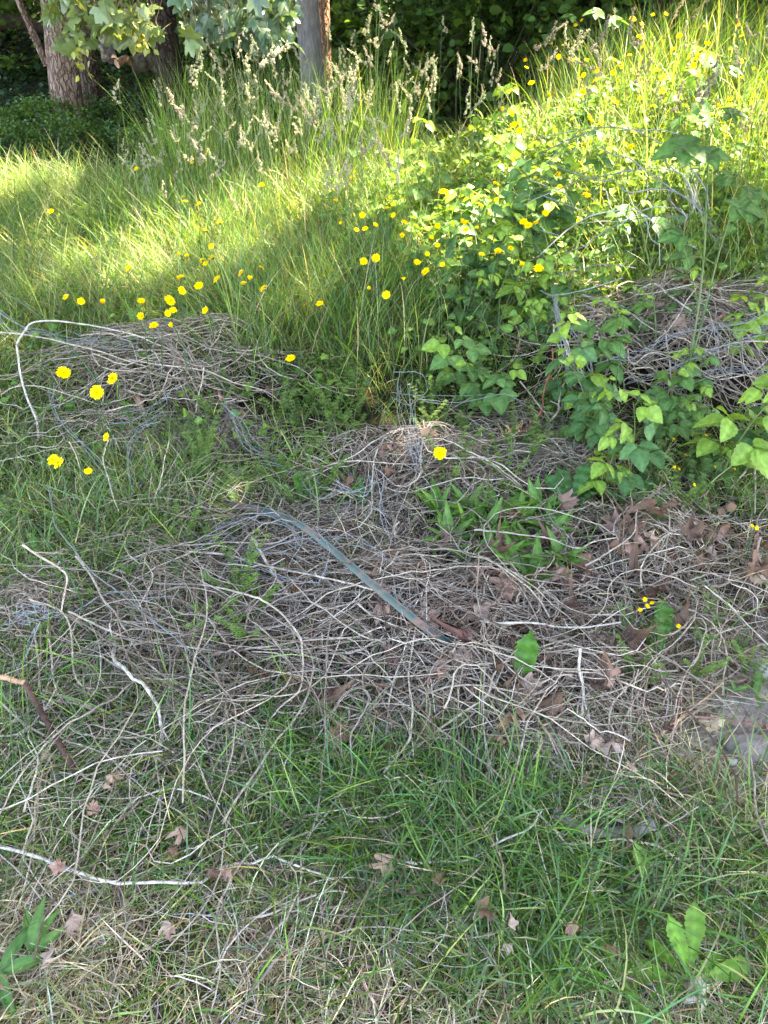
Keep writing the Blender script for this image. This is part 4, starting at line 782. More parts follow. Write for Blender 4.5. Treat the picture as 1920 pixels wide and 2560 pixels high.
wires('wire_netting', 'light blue wires standing up in a narrow fan above the central nest', [
    ([(60, 540), (70, 660), (90, 760), (130, 860), (140, 930)], [.2, .12], 4), ([(120, 540), (130, 660), (140, 780), (150, 900)], [.22, .12], 3), ([(40, 500), (150, 505), (180, 540), (170, 600), (30, 590)], [.25, .2], 1),
    ([(30, 590), (100, 640), (160, 620), (330, 610), (520, 590), (620, 640)], [.15, .15], 2)], 960, 640, s, 0, jit=13)
wires('loose_wire', 'faint blue wire lying low in the grass below the big heap', [([(1400, 240), (1500, 235), (1600, 250), (1760, 245), (1900, 260)], [.03, .03], 3)], 0, 1920, s, 0, jit=8)
for px, py, n_, nm in [(1045, 1520, 1, 0)]:
    kx = [([(int(a+R.normal(0, 60)), int(b+R.normal(0, 40))) for a, b in [(1400, 700), (1500, 760), (1560, 860), (1480, 930), (1380, 880)]], [.06, .04]) for _ in range(22)]
    wires('wire_netting', 'dark crumpled wire netting in the hollow right of the steel bar', kx, 480, 1150, 2.765, 0, r=.0009)
for o in list(bpy.data.objects):
    if o.get('label', '').startswith('dark crumpled'):
        a = o.data.attributes['col']; n_ = len(a.data); a.data.foreach_set('color', np.tile([.05, .055, .07, 1], n_).astype(np.float32))
# ------------------------------------------------------------------ dry leaves
def dry_leaf_mesh(seed, col):
    q = np.random.default_rng(seed); V = MAPLE[0].copy(); V[1:, :2] *= (.8+.4*q.random((len(V)-1, 1)))
    mid = (V[1:]*.55); n = len(V)-1; V2 = np.vstack([V[:1], mid, V[1:]]); 
    fx, fy = q.normal(0, 1.9), q.normal(0, 1.9); V2[:, 2] += fx*V2[:, 0]**2+fy*V2[:, 1]**2+.10*np.sin(V2[:, 0]*11+seed)+.08*np.cos(V2[:, 1]*13)+q.normal(0, .03, len(V2))
    i = np.arange(n); j = (i+1) % n; F3 = np.stack([0*i, 1+j, 1+i], 1); F4 = np.stack([1+i, 1+j, 1+n+j, 1+n+i], 1)
    g = G(); g.add(V2, [F3, F4], np.array(col)*(1+.15*q.normal(0, 1, (len(V2), 1)))); g.C[0] = np.clip(g.C[0], .01, 1)
    L = np.array([(0, 0, 0), (0, -.2, .03), (.05, -.45, .0)])[None]; VV, FF = tubes(L, .012, 4); g.add(VV, FF, (.2, .12, .07)); return g.mesh('dry_leaf', M_litter)
DLC = [(.22, .125, .08), (.30, .19, .14), (.16, .09, .06), (.34, .24, .19), (.12, .07, .05), (.26, .15, .115)]
DL = [dry_leaf_mesh(80+i, DLC[i % 6]) for i in range(12)]
def dry_leaf(p, sz, k, label, group=None):
    o = link('dry_leaf', DL[k % 12], None, p, (R.normal(0, .5), R.normal(0, .5), R.random()*6.28), (sz, sz, sz)); tag(o, label, 'dry leaf', group); return o
def leaf_at(px, py, sz, k, label, h=.03): return dry_leaf(at(px, py, h), sz, k, label)
tan = dry_leaf_mesh(99, (.55, .43, .27)); pale_tan = dry_leaf_mesh(98, (.50, .44, .33))
for px, py, sz, me, lab in [(478, 1588, .085, tan, 'large flat tan maple leaf lying in the left green grass'), (1795, 1815, .07, tan, 'pale tan pointed leaf on the bare soil'), (1752, 2485, .07, pale_tan, 'curled greyish leaf with a toothed edge by the bright rosette')]:
    o = link('dry_leaf', me, None, at(px, py, .03), (.25, -.1, 1.0), (sz,)*3); tag(o, lab, 'dry leaf')
for i, (px, py, sz, lab) in enumerate([(443, 1215, .055, 'upper of two curled brown leaves hanging in the grass right of the left flowers'), (441, 1270, .05, 'lower of two curled brown leaves hanging in the grass'), (1680, 1385, .085, 'big curled pinkish brown leaf among stems at right'),
     (1505, 1375, .07, 'greyish crumpled leaf left of the big curled pinkish one'), (1425, 1455, .07, 'curled pinkish leaf above the white straight stem'), (1490, 1465, .05, 'folded leaf right of the curled pinkish one'), (965, 1375, .055, 'orange brown leaf caught in wire beside the bar'),
     (820, 1440, .045, 'small grey brown leaf left of the bar'), (515, 2188, .035, 'small orange red leaf on the long bowed lawn stem'), (175, 2302, .05, 'pinkish curled leaf in the lower left lawn'), (20, 2030, .06, 'dark brown curled leaf at the left edge'), (1560, 1690, .06, 'curled leaf right of the lobed green leaves'),
     (1760, 1390, .06, 'brown leaf right of the big curled one'), (1690, 1240, .05, 'upright brown leaf stub behind the big curled one'), (1640, 790, .05, 'brown leaf high in the right mound'), (1470, 760, .05, 'reddish leaf in the right mound left of the cane'), (1080, 1960, .06, 'tan leaf below the big heap'), (1660, 1520, .05, 'curled brown leaf beside the small rosette')]):
    leaf_at(px, py, sz, i, lab)
def leaves_in(n, px, py, rx, ry, label, group, ls=1.0):
    cx, cy = flat(px, py)
    for i in range(n):
        x = cx+rx*R.normal(0, .5); y = cy+ry*R.normal(0, .5); dry_leaf((x, y, float(HV(x, y))+.03+.06*R.random()), (.055+.05*R.random())*ls, R.integers(12), label, group)
leaves_in(95, 1080, 1640, .58, .38, 'crumpled brown maple leaf under the stems of the big middle heap', 'dry leaves in the middle heap')
leaves_in(60, 1620, 1440, .62, .34, 'crumpled pinkish brown leaf on the litter at right', 'dry leaves on the right litter')
leaves_in(45, 1730, 900, .6, .4, 'brown leaf inside the right-hand mound', 'dry leaves in the right mound')
leaves_in(14, 1000, 1220, .25, .16, 'brown leaf inside the central nest heap', 'dry leaves in the central nest')
leaves_in(14, 480, 1040, .35, .18, 'brown leaf under the left mound', 'dry leaves in the left mound')
leaves_in(16, 400, 2150, .6, .35, 'small brown leaf sunk in the lower left lawn', 'dry leaves in the lower left lawn', .55)
leaves_in(20, 1450, 2150, .6, .4, 'small brown leaf sunk in the lower right lawn', 'dry leaves in the lower right lawn', .55)
g = G(); Q = []
for n, px, py, rx, ry in [(900, 1080, 1640, .62, .42), (900, 1600, 1450, .7, .4), (300, 1730, 900, .7, .45)]:
    cx, cy = flat(px, py); x = cx+rx*R.normal(0, .5, n); y = cy+ry*R.normal(0, .5, n); Q.append(np.stack([x, y, H(x, y)+.006+.01*R.random(n)], 1))
Q = np.vstack(Q); cc = np.array(DLC)[R.integers(0, 6, len(Q))]*.5  # fragments darkened to deepen the shade beneath the stems
scatter_leaves(g, LEAFSM, Q, rdir(len(Q), -.4, .4), norm(rdir(len(Q), .3, 1)), .02+.03*R.random(len(Q)), cc, .3)
tag(g.obj('leaf_litter', M_litter), 'broken brown leaf fragments under the dead stems', 'leaf litter', kind='stuff')
# clods and grit on the bare soil
g = G(); OCT = (np.array([(1, 0, 0), (0, 1, 0), (-1, 0, 0), (0, -1, 0), (0, 0, .8), (0, 0, -.8)]), np.array([(0, 1, 4), (1, 2, 4), (2, 3, 4), (3, 0, 4), (1, 0, 5), (2, 1, 5), (3, 2, 5), (0, 3, 5)]))
cx, cy = flat(1840, 1800); n = 900; x = cx+.28*R.normal(0, .6, n); y = cy+.28*R.normal(0, .6, n); Q = np.stack([x, y, H(x, y)+.001], 1)
scatter_leaves(g, OCT, Q, rdir(n, -.5, .5), rdir(n, .2, 1), .0015+.004*R.random(n)**2, (.27, .23, .21), .25)
tag(g.obj('soil_crumbs', M_soil), 'loose grit and crumbs on the bare soil', 'grit', kind='stuff')

# ------------------------------------------------------------------ bramble plants
def bramble(seed, L, nn, lean, size, tone, canes=1, upright=True, five=.2):
    q = np.random.default_rng(seed); gs, gl = G(), G()
    TONE = {'dark': np.array([.072, .16, .055]), 'mid': np.array([.105, .21, .06]), 'light': np.array([.19, .31, .05])}
    for c in range(canes):
        a = q.random()*6.28; ln = lean*(.6+.8*q.random()); k = 22; t = np.linspace(0, 1, k); Lc = L*(.75+.4*q.random())
        th = ln*t**1.3*1.2; ds = Lc/(k-1); sx = np.cumsum(np.sin(th)*ds); sz = np.cumsum(np.cos(th)*ds)
        M = np.stack([sx*np.cos(a), sx*np.sin(a), sz], 1)+np.array([q.normal(0, .02), q.normal(0, .02), 0])*c
        V, F = tubes(M[None], np.linspace(.0042, .0018, k)[None], 6); gs.add(V, F, (.10, .13, .035))
        for j in range(nn):
            f = .22+.78*(j+.5)/nn; i = min(k-2, int(f*(k-1))); p = M[i]; pa = a+j*2.4+q.normal(0, .4); el = .35+.5*q.random()+.5*f*(j > nn-3)
            pd = np.array([math.cos(pa)*math.cos(el), math.sin(pa)*math.cos(el), math.sin(el)]); pl = (.05+.04*q.random())*(1.15-.5*f)*size/.07
            e = p+pd*pl; Lp = np.stack([p, p+pd*pl*.5+np.array([0, 0, .004]), e]); V, F = tubes(Lp[None], .0011, 4); gs.add(V, F, (.09, .14, .04))
            od = norm(np.array([pd[0], pd[1], -.05-.4*q.random()])); up = norm(np.array([q.normal(0, .3), q.normal(0, .3), 1.])); X = norm(np.cross(od, up))
            tn = 'light' if f > .86 or (f > .7 and q.random() < .35) else tone
            sz_ = size*1.4*(1.2-.6*f**2)*(.85+.3*q.random()); cnt = 5 if (q.random() < five and f < .7) else 3
            ang = [0, 75, -75] if cnt == 3 else [0, 52, -52, 112, -112]
            for m_, g_ in enumerate(ang):
                r = math.radians(g_); dd = od*math.cos(r)+X*math.sin(r); dd[2] -= .15*abs(math.sin(r)); dd = norm(dd+q.normal(0, .07, 3)); s_ = sz_*(1 if m_ == 0 else .82)
                st = e+dd*(.012 if m_ == 0 else .003)
                scatter_leaves(gl, LEAFLET, st[None], dd[None], norm(up+q.normal(0, .22, 3))[None], np.array([s_]), TONE[tn], .14)
    return gs.mesh('stem', M_stem), gl.mesh('foliage', M_leaf)
BV = [bramble(1, .45, 8, .35, .072, 'mid'), bramble(2, .5, 8, .5, .08, 'dark'), bramble(3, .38, 7, .3, .065, 'mid', 2), bramble(4, .55, 9, .8, .07, 'dark', 2), bramble(5, .3, 6, .5, .06, 'mid', 2), bramble(6, .42, 8, .6, .075, 'light')]
def put_bramble(p, var, s_, label, group=None, rz=None):
    e = empty('bramble_plant', (p[0], p[1], float(H(p[0], p[1]))), R.random()*6.28 if rz is None else rz)
    link('stem', BV[var][0], e, sc=(s_,)*3); link('foliage', BV[var][1], e, sc=(s_,)*3); tag(e, label, 'bramble', group); return e
def bramble_zone(n, u0, u1, v0, v1, label, group, sc_=(.7, 1.1), hh=.3):
    for _ in range(n):
        p = at(u0+(u1-u0)*R.random(), v0+(v1-v0)*R.random(), hh); put_bramble(p, R.integers(6), 1.22*(sc_[0]+(sc_[1]-sc_[0])*R.random()), label, group)
bramble_zone(27, 880, 1420, 330, 620, 'bramble shoot in the leafy thicket behind the yellow flowers', 'brambles in the middle thicket', (.75, 1.2), .25)
bramble_zone(20, 1050, 1420, 560, 800, 'bramble shoot in the leaves left of the right mound', 'brambles left of the right mound', (.55, .9), .2)
bramble_zone(13, 960, 1500, 190, 400, 'bramble shoot on the bank behind the thicket', 'brambles on the bank', (.7, 1.1), .35)
bramble_zone(20, 1420, 1950, 320, 640, 'bramble shoot growing through the bowed fence wires', 'brambles around the fence wire', (.5, .75), .25)
bramble_zone(6, 1480, 1950, 80, 300, 'sunlit bramble shoot high on the right bank', 'sunlit brambles on the bank', (.7, 1.1), .4)
bramble_zone(6, 1430, 1950, 640, 860, 'bramble shoot rising out of the right mound', 'brambles in the right mound', (.6, .9), .15)
bramble_zone(10, 1420, 1900, 930, 1230, 'bramble shoot at the foot of the right mound', 'brambles at the foot of the right mound', (.5, .7), .08)
def traced_bramble(px, py, toppy, var, label, rz=0, wide=1.0):
    """stand a plant at pixel px,py and scale it so that its top reaches toppy"""
    p = at(px, py, 0.0); z = float(H(p.x, p.y)); t = p.y; d = ray(px, toppy); topz = CAM_H+d[2]*(t/d[1]); me = BV[var][1]
    hgt = max(v_.co.z for v_ in me.vertices); s_ = (topz-z)/hgt; e = put_bramble((p.x, p.y), var, 1.0, label, None, rz)
    for c in e.children: c.scale = (s_*wide, s_*wide, s_)
traced_bramble(1157, 985, 810, 0, 'bramble plant with bright yellow green leaves on its right, left of the red stem', .4, 1.15)
traced_bramble(1215, 1060, 920, 4, 'low spreading bramble with pale lime leaves between the mounds', 1.4, 1.2)
traced_bramble(1560, 1250, 975, 1, 'largest leaved bramble in front of the right mound, pale leaves on top', 2.2, .95)
traced_bramble(1500, 1270, 1090, 5, 'lime green bramble shoot left of the largest leaved one', 4.0, .9)
traced_bramble(1565, 850, 715, 2, 'bushy bramble standing on the left crown of the right mound', 1.0, 1.1)
traced_bramble(1540, 870, 780, 3, 'dark drooping bramble leaves below the bushy one on the mound', 2.0, 1.0)
traced_bramble(1790, 1230, 960, 5, 'yellow green bramble at the right with leaves over the wires', 3.0, .95)
traced_bramble(1900, 1180, 900, 1, 'dark bramble against the right edge beside the yellow green one', .7, 1.0)
traced_bramble(1860, 830, 680, 0, 'fresh bramble tip at the right edge above the dark branch end', 1.8, .9)
traced_bramble(1160, 760, 640, 3, 'broad leaved bramble behind the flowers left of the wire bundle', 5.1, 1.1)
traced_bramble(1340, 900, 760, 3, 'shaded bramble just left of the wire bundle', .2, 1.0)
# two long thin canes rising at the right, each carrying big leaves
def cane(pts, hs, label, leaves, r=.0055):
    W = [tuple(at(a, b, h)) for (a, b), h in zip(pts, hs)]; o0 = Vector(W[0]); o0.z = float(H(o0.x, o0.y)); e = empty('bramble_cane', o0)
    P = spline([(o0.x, o0.y, o0.z-.02)]+W, 46)-np.array(o0); V, F = tubes(P[None], np.linspace(r, r*.45, 46)[None], 8); g = G(); g.add(V, F, (.10, .14, .045)); g.obj('stem', M_stem, e)
    g = G(); gs = G()
    for f, px, py, sz, a in leaves:
        i = int(f*45); p = P[i]; yy = (P[i]+np.array(o0))[1]-.05; q = np.array(pt(px, py, yy))-np.array(o0); V, F = tubes(np.stack([p, (p+q)/2+np.array([0, 0, .01]), q])[None], .0018, 5); gs.add(V, F, (.10, .14, .045))
        od = norm(np.array([math.cos(a), -.25+.5*math.sin(a), -.12])); up = np.array([0, -.35, .93]); X = norm(np.cross(od, up))
        for m_, gg in enumerate([0, 72, -72, 125, -125][:5 if sz > .09 else 3]):
            rr_ = math.radians(gg); dd = norm(od*math.cos(rr_)+X*math.sin(rr_)+R.normal(0, .06, 3)); scatter_leaves(g, LEAFLET, q[None], dd[None], norm(up+R.normal(0, .15, 3))[None], np.array([sz*(1 if m_ == 0 else .85)]), (.08, .17, .045), .12)
    g.obj('foliage', M_leaf, e); gs.obj('petiole', M_stem, e)['kind'] = 'stuff'; tag(e, label, 'bramble cane')
cane([(1700, 985), (1735, 840), (1760, 640), (1770, 420), (1790, 270), (1806, 160)], [.05, .22, .42, .6, .72, .8], 'tall straight bramble cane at the right with large leaves at half height',
     [(.55, 1715, 365, .13, 2.6), (.62, 1770, 385, .10, .3), (.80, 1830, 285, .10, .2), (.78, 1770, 295, .09, 2.8), (.95, 1790, 160, .09, 2.9), (.97, 1830, 175, .08, .3), (.5, 1850, 520, .10, .5), (.4, 1700, 590, .09, 2.8)])
cane([(1690, 990), (1740, 860), (1790, 660), (1838, 490), (1855, 370)], [.05, .2, .4, .5, .6], 'second bramble cane leaning right beside the tall straight one', [(.8, 1880, 480, .12, .1), (.85, 1880, 530, .11, -.6), (.6, 1720, 640, .09, 2.7), (.9, 1820, 440, .09, 2.5)], .005)
cane([(1640, 860), (1628, 700), (1600, 560), (1555, 440), (1540, 330), (1530, 210), (1500, 60)], [.1, .25, .4, .5, .6, .7, .85], 'slim bramble cane arching up to the sunlit leaves at the top right', [(.97, 1490, 30, .10, 2.8), (.93, 1540, 50, .10, .2), (.8, 1580, 210, .07, .3), (.7, 1500, 330, .08, 2.8), (.55, 1500, 400, .10, 2.9), (.5, 1560, 530, .10, 2.8), (.45, 1640, 560, .09, .3), (.9, 1430, 40, .08, 3)], .004)
def dark_stalk(pts, hs, label, r=.0024, col=(.03, .075, .025)):
    W = [tuple(at(a, b, h)) for (a, b), h in zip(pts, hs)]; stem_obj('weed_stalk', spline(W, 30), np.linspace(r, r*.6, 30), col, label, 'stalk', M_stem)
dark_stalk([(1470, 1300), (1500, 1180), (1530, 1020), (1548, 900), (1560, 800)], [.0, .1, .22, .32, .4], 'dark green leafless stalk crossing the large bramble leaves')
dark_stalk([(1600, 1280), (1640, 1100), (1690, 990), (1740, 850), (1790, 700)], [.0, .12, .2, .3, .45], 'long dark green stalk slanting behind the bramble cane')
dark_stalk([(1675, 1290), (1700, 1200), (1745, 1100), (1775, 1010)], [.0, .08, .15, .2], 'dark stalk with tiny yellow flowers at the right', .003, (.06, .07, .03))
dark_stalk([(300, 1100), (240, 950), (110, 800), (0, 725), (-40, 700)], [.02, .15, .3, .35, .35], 'long dark green stalk leaning left through the hooped stem', .0034)
dark_stalk([(390, 1230), (345, 1100), (305, 1000), (290, 930)], [.0, .15, .3, .4], 'upright dark stalk in front of the left mound')
dark_stalk([(260, 1700), (200, 1500), (150, 1400), (60, 1280)], [.02, .12, .18, .22], 'dark green blade-like stalk crossing the wire knot', .003)
dark_stalk([(1420, 1170), (1410, 1050), (1395, 950), (1390, 800)], [.0, .1, .2, .35], 'thin dark stalk left of the wire bundle')
dark_stalk([(1100, 420), (1150, 330), (1180, 270)], [.25, .45, .55], 'dark woody stalk in the thicket', .004, (.035, .04, .02))

# ------------------------------------------------------------------ broad rosettes and herbs
def rosette(px, py, leaves, label, name='rosette_plant', cat='plant', col=(.10, .22, .03)):
    """leaves: (azimuth deg, length, elevation deg[, tone])"""
    p = at(px, py, 0.01); p.z = float(H(p.x, p.y))+.03; e = empty(name, p)
    for i, lf_ in enumerate(leaves):
        a, L, el = math.radians(lf_[0]), lf_[1], math.radians(lf_[2]); d = np.array([math.cos(a)*math.cos(el), math.sin(a)*math.cos(el), math.sin(el)])
        g = G(); up = norm(np.array([-d[0]*.5, -d[1]*.5-.15, 1.0])+R.normal(0, .3, 3)); tm = DAND[i % 4] if len(lf_) < 4 or lf_[3] != 'l' else LANCE
        scatter_leaves(g, tm, np.array([[0, 0, .0]]), d[None], up[None], np.array([L*(1.0 if tm is not LANCE else .95)]), np.array(col)*np.array([.9, .9, .9]), .2); g.obj('leaf', M_leaf, e)
    tag(e, label, cat); return e
rosette(1712, 2455, [(176, .13, 12), (118, .11, 62), (72, .13, 60), (140, .09, 35), (0, .13, 14), (20, .09, 20), (200, .08, 12), (215, .06, 8)], 'bright green toothed rosette in the bottom right lawn', 'dandelion_plant', 'dandelion', (.13, .27, .03))
rosette(1545, 2440, [(190, .13, 10), (160, .12, 12), (280, .10, 12), (120, .07, 20)], 'flatter toothed leaves just left of the bright rosette', 'dandelion_plant', 'dandelion', (.085, .20, .03))
rosette(1605, 2250, [(90, .10, 60)], 'single blunt light green leaf standing in the right lawn', 'dandelion_plant', 'dandelion', (.13, .26, .04))
rosette(1250, 1815, [(178, .19, 20), (140, .12, 40), (10, .13, 20), (80, .10, 50)], 'broad lobed green leaves lying left of centre of the heap bottom', 'dandelion_plant', 'dandelion', (.12, .27, .025))
rosette(1290, 1775, [(75, .19, 60), (150, .08, 30)], 'tall lobed green leaf standing beside the end of the steel bar', 'dandelion_plant', 'dandelion', (.07, .19, .025))
rosette(1130, 1745, [(30, .09, 25)], 'narrow folded green leaf left of the tall lobed leaf', 'dandelion_plant', 'dandelion', (.10, .2, .03))
rosette(1645, 1660, [(140, .17, 25), (75, .17, 50), (205, .14, 5), (170, .10, 15), (100, .10, 40)], 'toothed green rosette right of the white stem', 'dandelion_plant', 'dandelion', (.08, .19, .035))
rosette(1430, 1285, [(100, .17, 50), (70, .18, 60), (135, .16, 45), (165, .13, 30), (40, .17, 45), (20, .12, 60), (120, .14, 30)], 'tall dark toothed leaves fountaining left of the large bramble', 'dandelion_plant', 'dandelion', (.05, .13, .035))
rosette(1580, 1280, [(50, .14, 50), (110, .14, 60), (20, .12, 30), (150, .12, 45)], 'ragged toothed leaves below the large bramble', 'dandelion_plant', 'dandelion', (.07, .17, .04))
rosette(905, 1285, [(120, .11, 60, 'l'), (60, .10, 50, 'l'), (90, .12, 70, 'l'), (20, .08, 30, 'l'), (150, .09, 40, 'l')], 'dark glossy leaves inside the hollow of the central nest', 'dock_plant', 'plant', (.03, .12, .02))
rosette(755, 1275, [(95, .12, 75), (60, .10, 50), (130, .10, 40)], 'crinkled upright green leaf behind the top of the steel bar', 'dock_plant', 'plant', (.07, .18, .03))
rosette(600, 1290, [(120, .10, 50), (170, .10, 20), (60, .10, 30)], 'greyish green leaves just above the upper end of the steel bar', 'dock_plant', 'plant', (.09, .19, .06))
rosette(730, 1000, [(130, .14, 50), (80, .12, 40), (30, .13, 30), (170, .1, 20)], 'broad soft leaves right of the left mound', 'dock_plant', 'plant', (.07, .16, .04))
rosette(85, 2390, [(80, .10, 50, 'l'), (60, .09, 40, 'l'), (110, .08, 40, 'l'), (30, .08, 20, 'l')], 'clump of wide smooth leaves in the lower left lawn', 'plantain_plant', 'plantain', (.10, .22, .045))
rosette(10, 2440, [(10, .10, 20, 'l'), (60, .10, 35, 'l'), (300, .10, 10, 'l')], 'wide leaves cut by the bottom left edge', 'plantain_plant', 'plantain', (.06, .15, .03))
rosette(95, 1400, [(95, .08, 70, 'l'), (140, .06, 40, 'l')], 'oval leaf standing above the wire knot at left', 'dock_plant', 'plant', (.08, .19, .04))
rosette(245, 1720, [(95, .06, 65, 'l')], 'small upright pale leaf left of the hooked white stem', 'dock_plant', 'plant', (.13, .28, .06))
rosette(395, 1755, [(80, .05, 50, 'l')], 'small round leaf just left of the tiny purple flower', 'dock_plant', 'plant', (.10, .26, .03))
rosette(670, 1620, [(20, .035, 30, 'l'), (160, .03, 30, 'l')], 'tiny ivy-like leaves on the longest left stem', 'ivy_sprig', 'ivy', (.13, .28, .05))
rosette(1885, 1750, [(80, .07, 60, 'l'), (260, .05, 20, 'l')], 'pointed green leaf above the bare soil at the right edge', 'dock_plant', 'plant', (.10, .22, .05))
rosette(1830, 1740, [(10, .05, 25, 'l'), (170, .05, 25, 'l'), (90, .04, 40, 'l')], 'small seedling leaves on the top edge of the bare soil', 'seedling', 'plant', (.10, .22, .05))
rosette(1730, 1455, [(20, .07, 25, 'l'), (340, .05, 10, 'l')], 'pair of oval leaves below the big curled brown leaf', 'dock_plant', 'plant', (.09, .2, .04))
# green leafy clump right of the nest: many lance leaves
for i, (px, py) in enumerate([(1150, 1330), (1215, 1345), (1260, 1400), (1300, 1320), (1190, 1420), (1330, 1400), (1240, 1290), (1120, 1370), (1290, 1450), (1370, 1340), (1170, 1290), (1230, 1440), (1340, 1290), (1100, 1300), (1330, 1460), (1400, 1420)]):
    rosette(px, py, [(R.random()*360, .09+.07*R.random(), 25+50*R.random(), 'l') for _ in range(11)], 'light green lance leaved herb in the clump right of the central nest', 'leafy_herb', 'herb', (.10, .22, .04))['group'] = 'herbs in the leafy clump'
# iris-like pair of blades
e = empty('blade_plant', at(1712, 2090, 0)); 
for (dx, hgt, ln) in [(.0, .125, .02), (.018, .15, .035)]:
    g = G(); t = np.linspace(0, 1, 10); P = np.stack([dx+ln*t**2, 0*t, hgt*t], 1)[None]; V, F = ribbons(P, np.interp(t, [0, .4, 1], [.006, .0065, .003])[None], np.array([[1., .3, 0]])); g.add(V, F, (.045, .13, .04)); g.obj('leaf', M_leaf, e)
tag(e, 'two stiff dark green upright blades in the right lawn', 'plant')
NARROW = (LEAFSM[0]*np.array([.55, 1, 1]), LEAFSM[1], LEAFSM[2])
def herb_mesh(seed, col):
    q = np.random.default_rng(seed); g = G()
    for c in range(5):
        a = q.random()*6.28; L = .09+.10*q.random(); k = 11; t = np.linspace(0, 1, k); M = np.stack([L*.5*t**1.5*math.cos(a), L*.5*t**1.5*math.sin(a), L*t], 1); V, F = tubes(M[None], .0008, 4); g.add(V, F, (.09, .14, .04))
        for i in range(1, k):
            m = 7; aa = np.arange(m)*2*PI/m+q.random(); d = np.stack([np.cos(aa), np.sin(aa), .25+0*aa], 1); scatter_leaves(g, NARROW, np.tile(M[i], (m, 1)), d, np.tile([0, 0, 1.], (m, 1)), .011+.006*q.random(m), col, .2)
    return g.mesh('foliage', M_leaf)
HM = [herb_mesh(i, c) for i, c in enumerate([(.12, .21, .045), (.10, .18, .04), (.15, .24, .06), (.11, .18, .06)])]
def herbs(n, u0, u1, v0, v1, label, group, s0=.7, s1=1.2):
    for _ in range(n):
        p = at(u0+(u1-u0)*R.random(), v0+(v1-v0)*R.random(), 0); s_ = s0+(s1-s0)*R.random()
        o = link('cleavers_plant', HM[R.integers(4)], None, (p.x, p.y, float(H(p.x, p.y))), (0, 0, R.random()*6), (s_,)*3); tag(o, label, 'small herb', group)
herbs(46, 0, 560, 1280, 1700, 'whorled light green herb in the grass around the wire knot', 'whorled herbs at left', .4, .8)
herbs(36, 480, 900, 960, 1280, 'whorled herb in the green gap above the steel bar', 'whorled herbs above the bar')
herbs(8, 440, 700, 1450, 1620, 'small leafy herb growing through the stems left of the bar', 'herbs left of the bar')
herbs(22, 1600, 1900, 1150, 1330, 'yellowish leafy herb around the tiny yellow flowers', 'herbs at the right edge')
herbs(22, 1050, 1400, 1000, 1240, 'fine herb between the nest and the bramble', 'herbs before the bramble')
herbs(14, 1560, 1900, 1560, 1760, 'sparse herb beside the small rosette', 'herbs beside the small rosette', .5, .8)
# tiny-leaved scatter that fills between plants
g = G()
def d_fill(x, y, u, v): return np.clip(box(u, v, 850, 2000, 330, 760, 80)+.7*box(u, v, 1000, 1420, 700, 960)+.5*box(u, v, 900, 2000, 60, 340, 80)+.18*box(u, v, 0, 900, 900, 1300), 0, 1)*(1-forest(x, y))
x, y = sample(9500, 1.9, 7.5, d_fill, 1.0); z = H(x, y)+.05+.30*R.random(len(x))*ss(y, 2.2, 4)
scatter_leaves(g, LEAFLET, np.stack([x, y, z], 1), norm(rdir(len(x), -.4, .3)), norm(rdir(len(x), .5, 1)), .028+.05*R.random(len(x))*ss(y, 1.5, 4), np.array([(.08, .17, .04), (.11, .21, .045), (.15, .26, .05)])[R.integers(0, 3, len(x))], .3)
tag(g.obj('low_foliage', M_leaf), 'mixed small leaves filling the ground between the brambles', 'undergrowth', kind='stuff')

# ------------------------------------------------------------------ yellow flowers
def flower_mesh(seed, closed=0.0):
    q = np.random.default_rng(seed); g = G(); PT = strip_leaf(5, lambda t: .11*np.clip(t*3, 0, 1)**.5*(1-.25*ss(t, .85, 1)), fold=.25, droop=.12)
    for n, L, el, cc in [(22, .0180, .10, (.88, .62, .004)), (18, .0135, .42, (.88, .64, .006)), (14, .009, .85, (.86, .60, .006)), (10, .006, 1.2, (.80, .50, .004))]:
        a = np.arange(n)*2*PI/n+q.random()*6+q.normal(0, .06, n); e_ = el+closed+q.normal(0, .08, n); d = np.stack([np.cos(a)*np.cos(e_), np.sin(a)*np.cos(e_), np.sin(e_)], 1)
        up = np.stack([-np.cos(a)*np.sin(e_), -np.sin(a)*np.sin(e_), np.cos(e_)], 1); scatter_leaves(g, PT, np.tile([[0, 0, .004]], (n, 1)), d, up, L*(.9+.2*q.random(n)), cc, .08)
    h = G(); P = np.array([[0, 0, -.011], [0, 0, -.008], [0, 0, -.003], [0, 0, .003], [0, 0, .004]])[None]; V, F = tubes(P, np.array([[.0012, .0035, .0045, .0052, .001]]), 10); h.add(V, F, (.05, .10, .03))
    return g.mesh('petals', M_petal), h.mesh('calyx', M_stem)
FM = [flower_mesh(1), flower_mesh(2), flower_mesh(3, .3), flower_mesh(4, .7), flower_mesh(5, 1.05)]
SM = []
for i in range(5):
    t = np.linspace(0, 1, 16); b = R.normal(0, .05, 2); P = np.stack([b[0]*np.sin(t*PI)+.015*np.sin(t*9+i), b[1]*np.sin(t*PI), t], 1)[None]; V, F = tubes(P, np.linspace(2.4, 1.5, 16)[None]*.001, 5); g = G(); g.add(V, F, (.045, .085, .03)); SM.append(g.mesh('stem', M_stem))
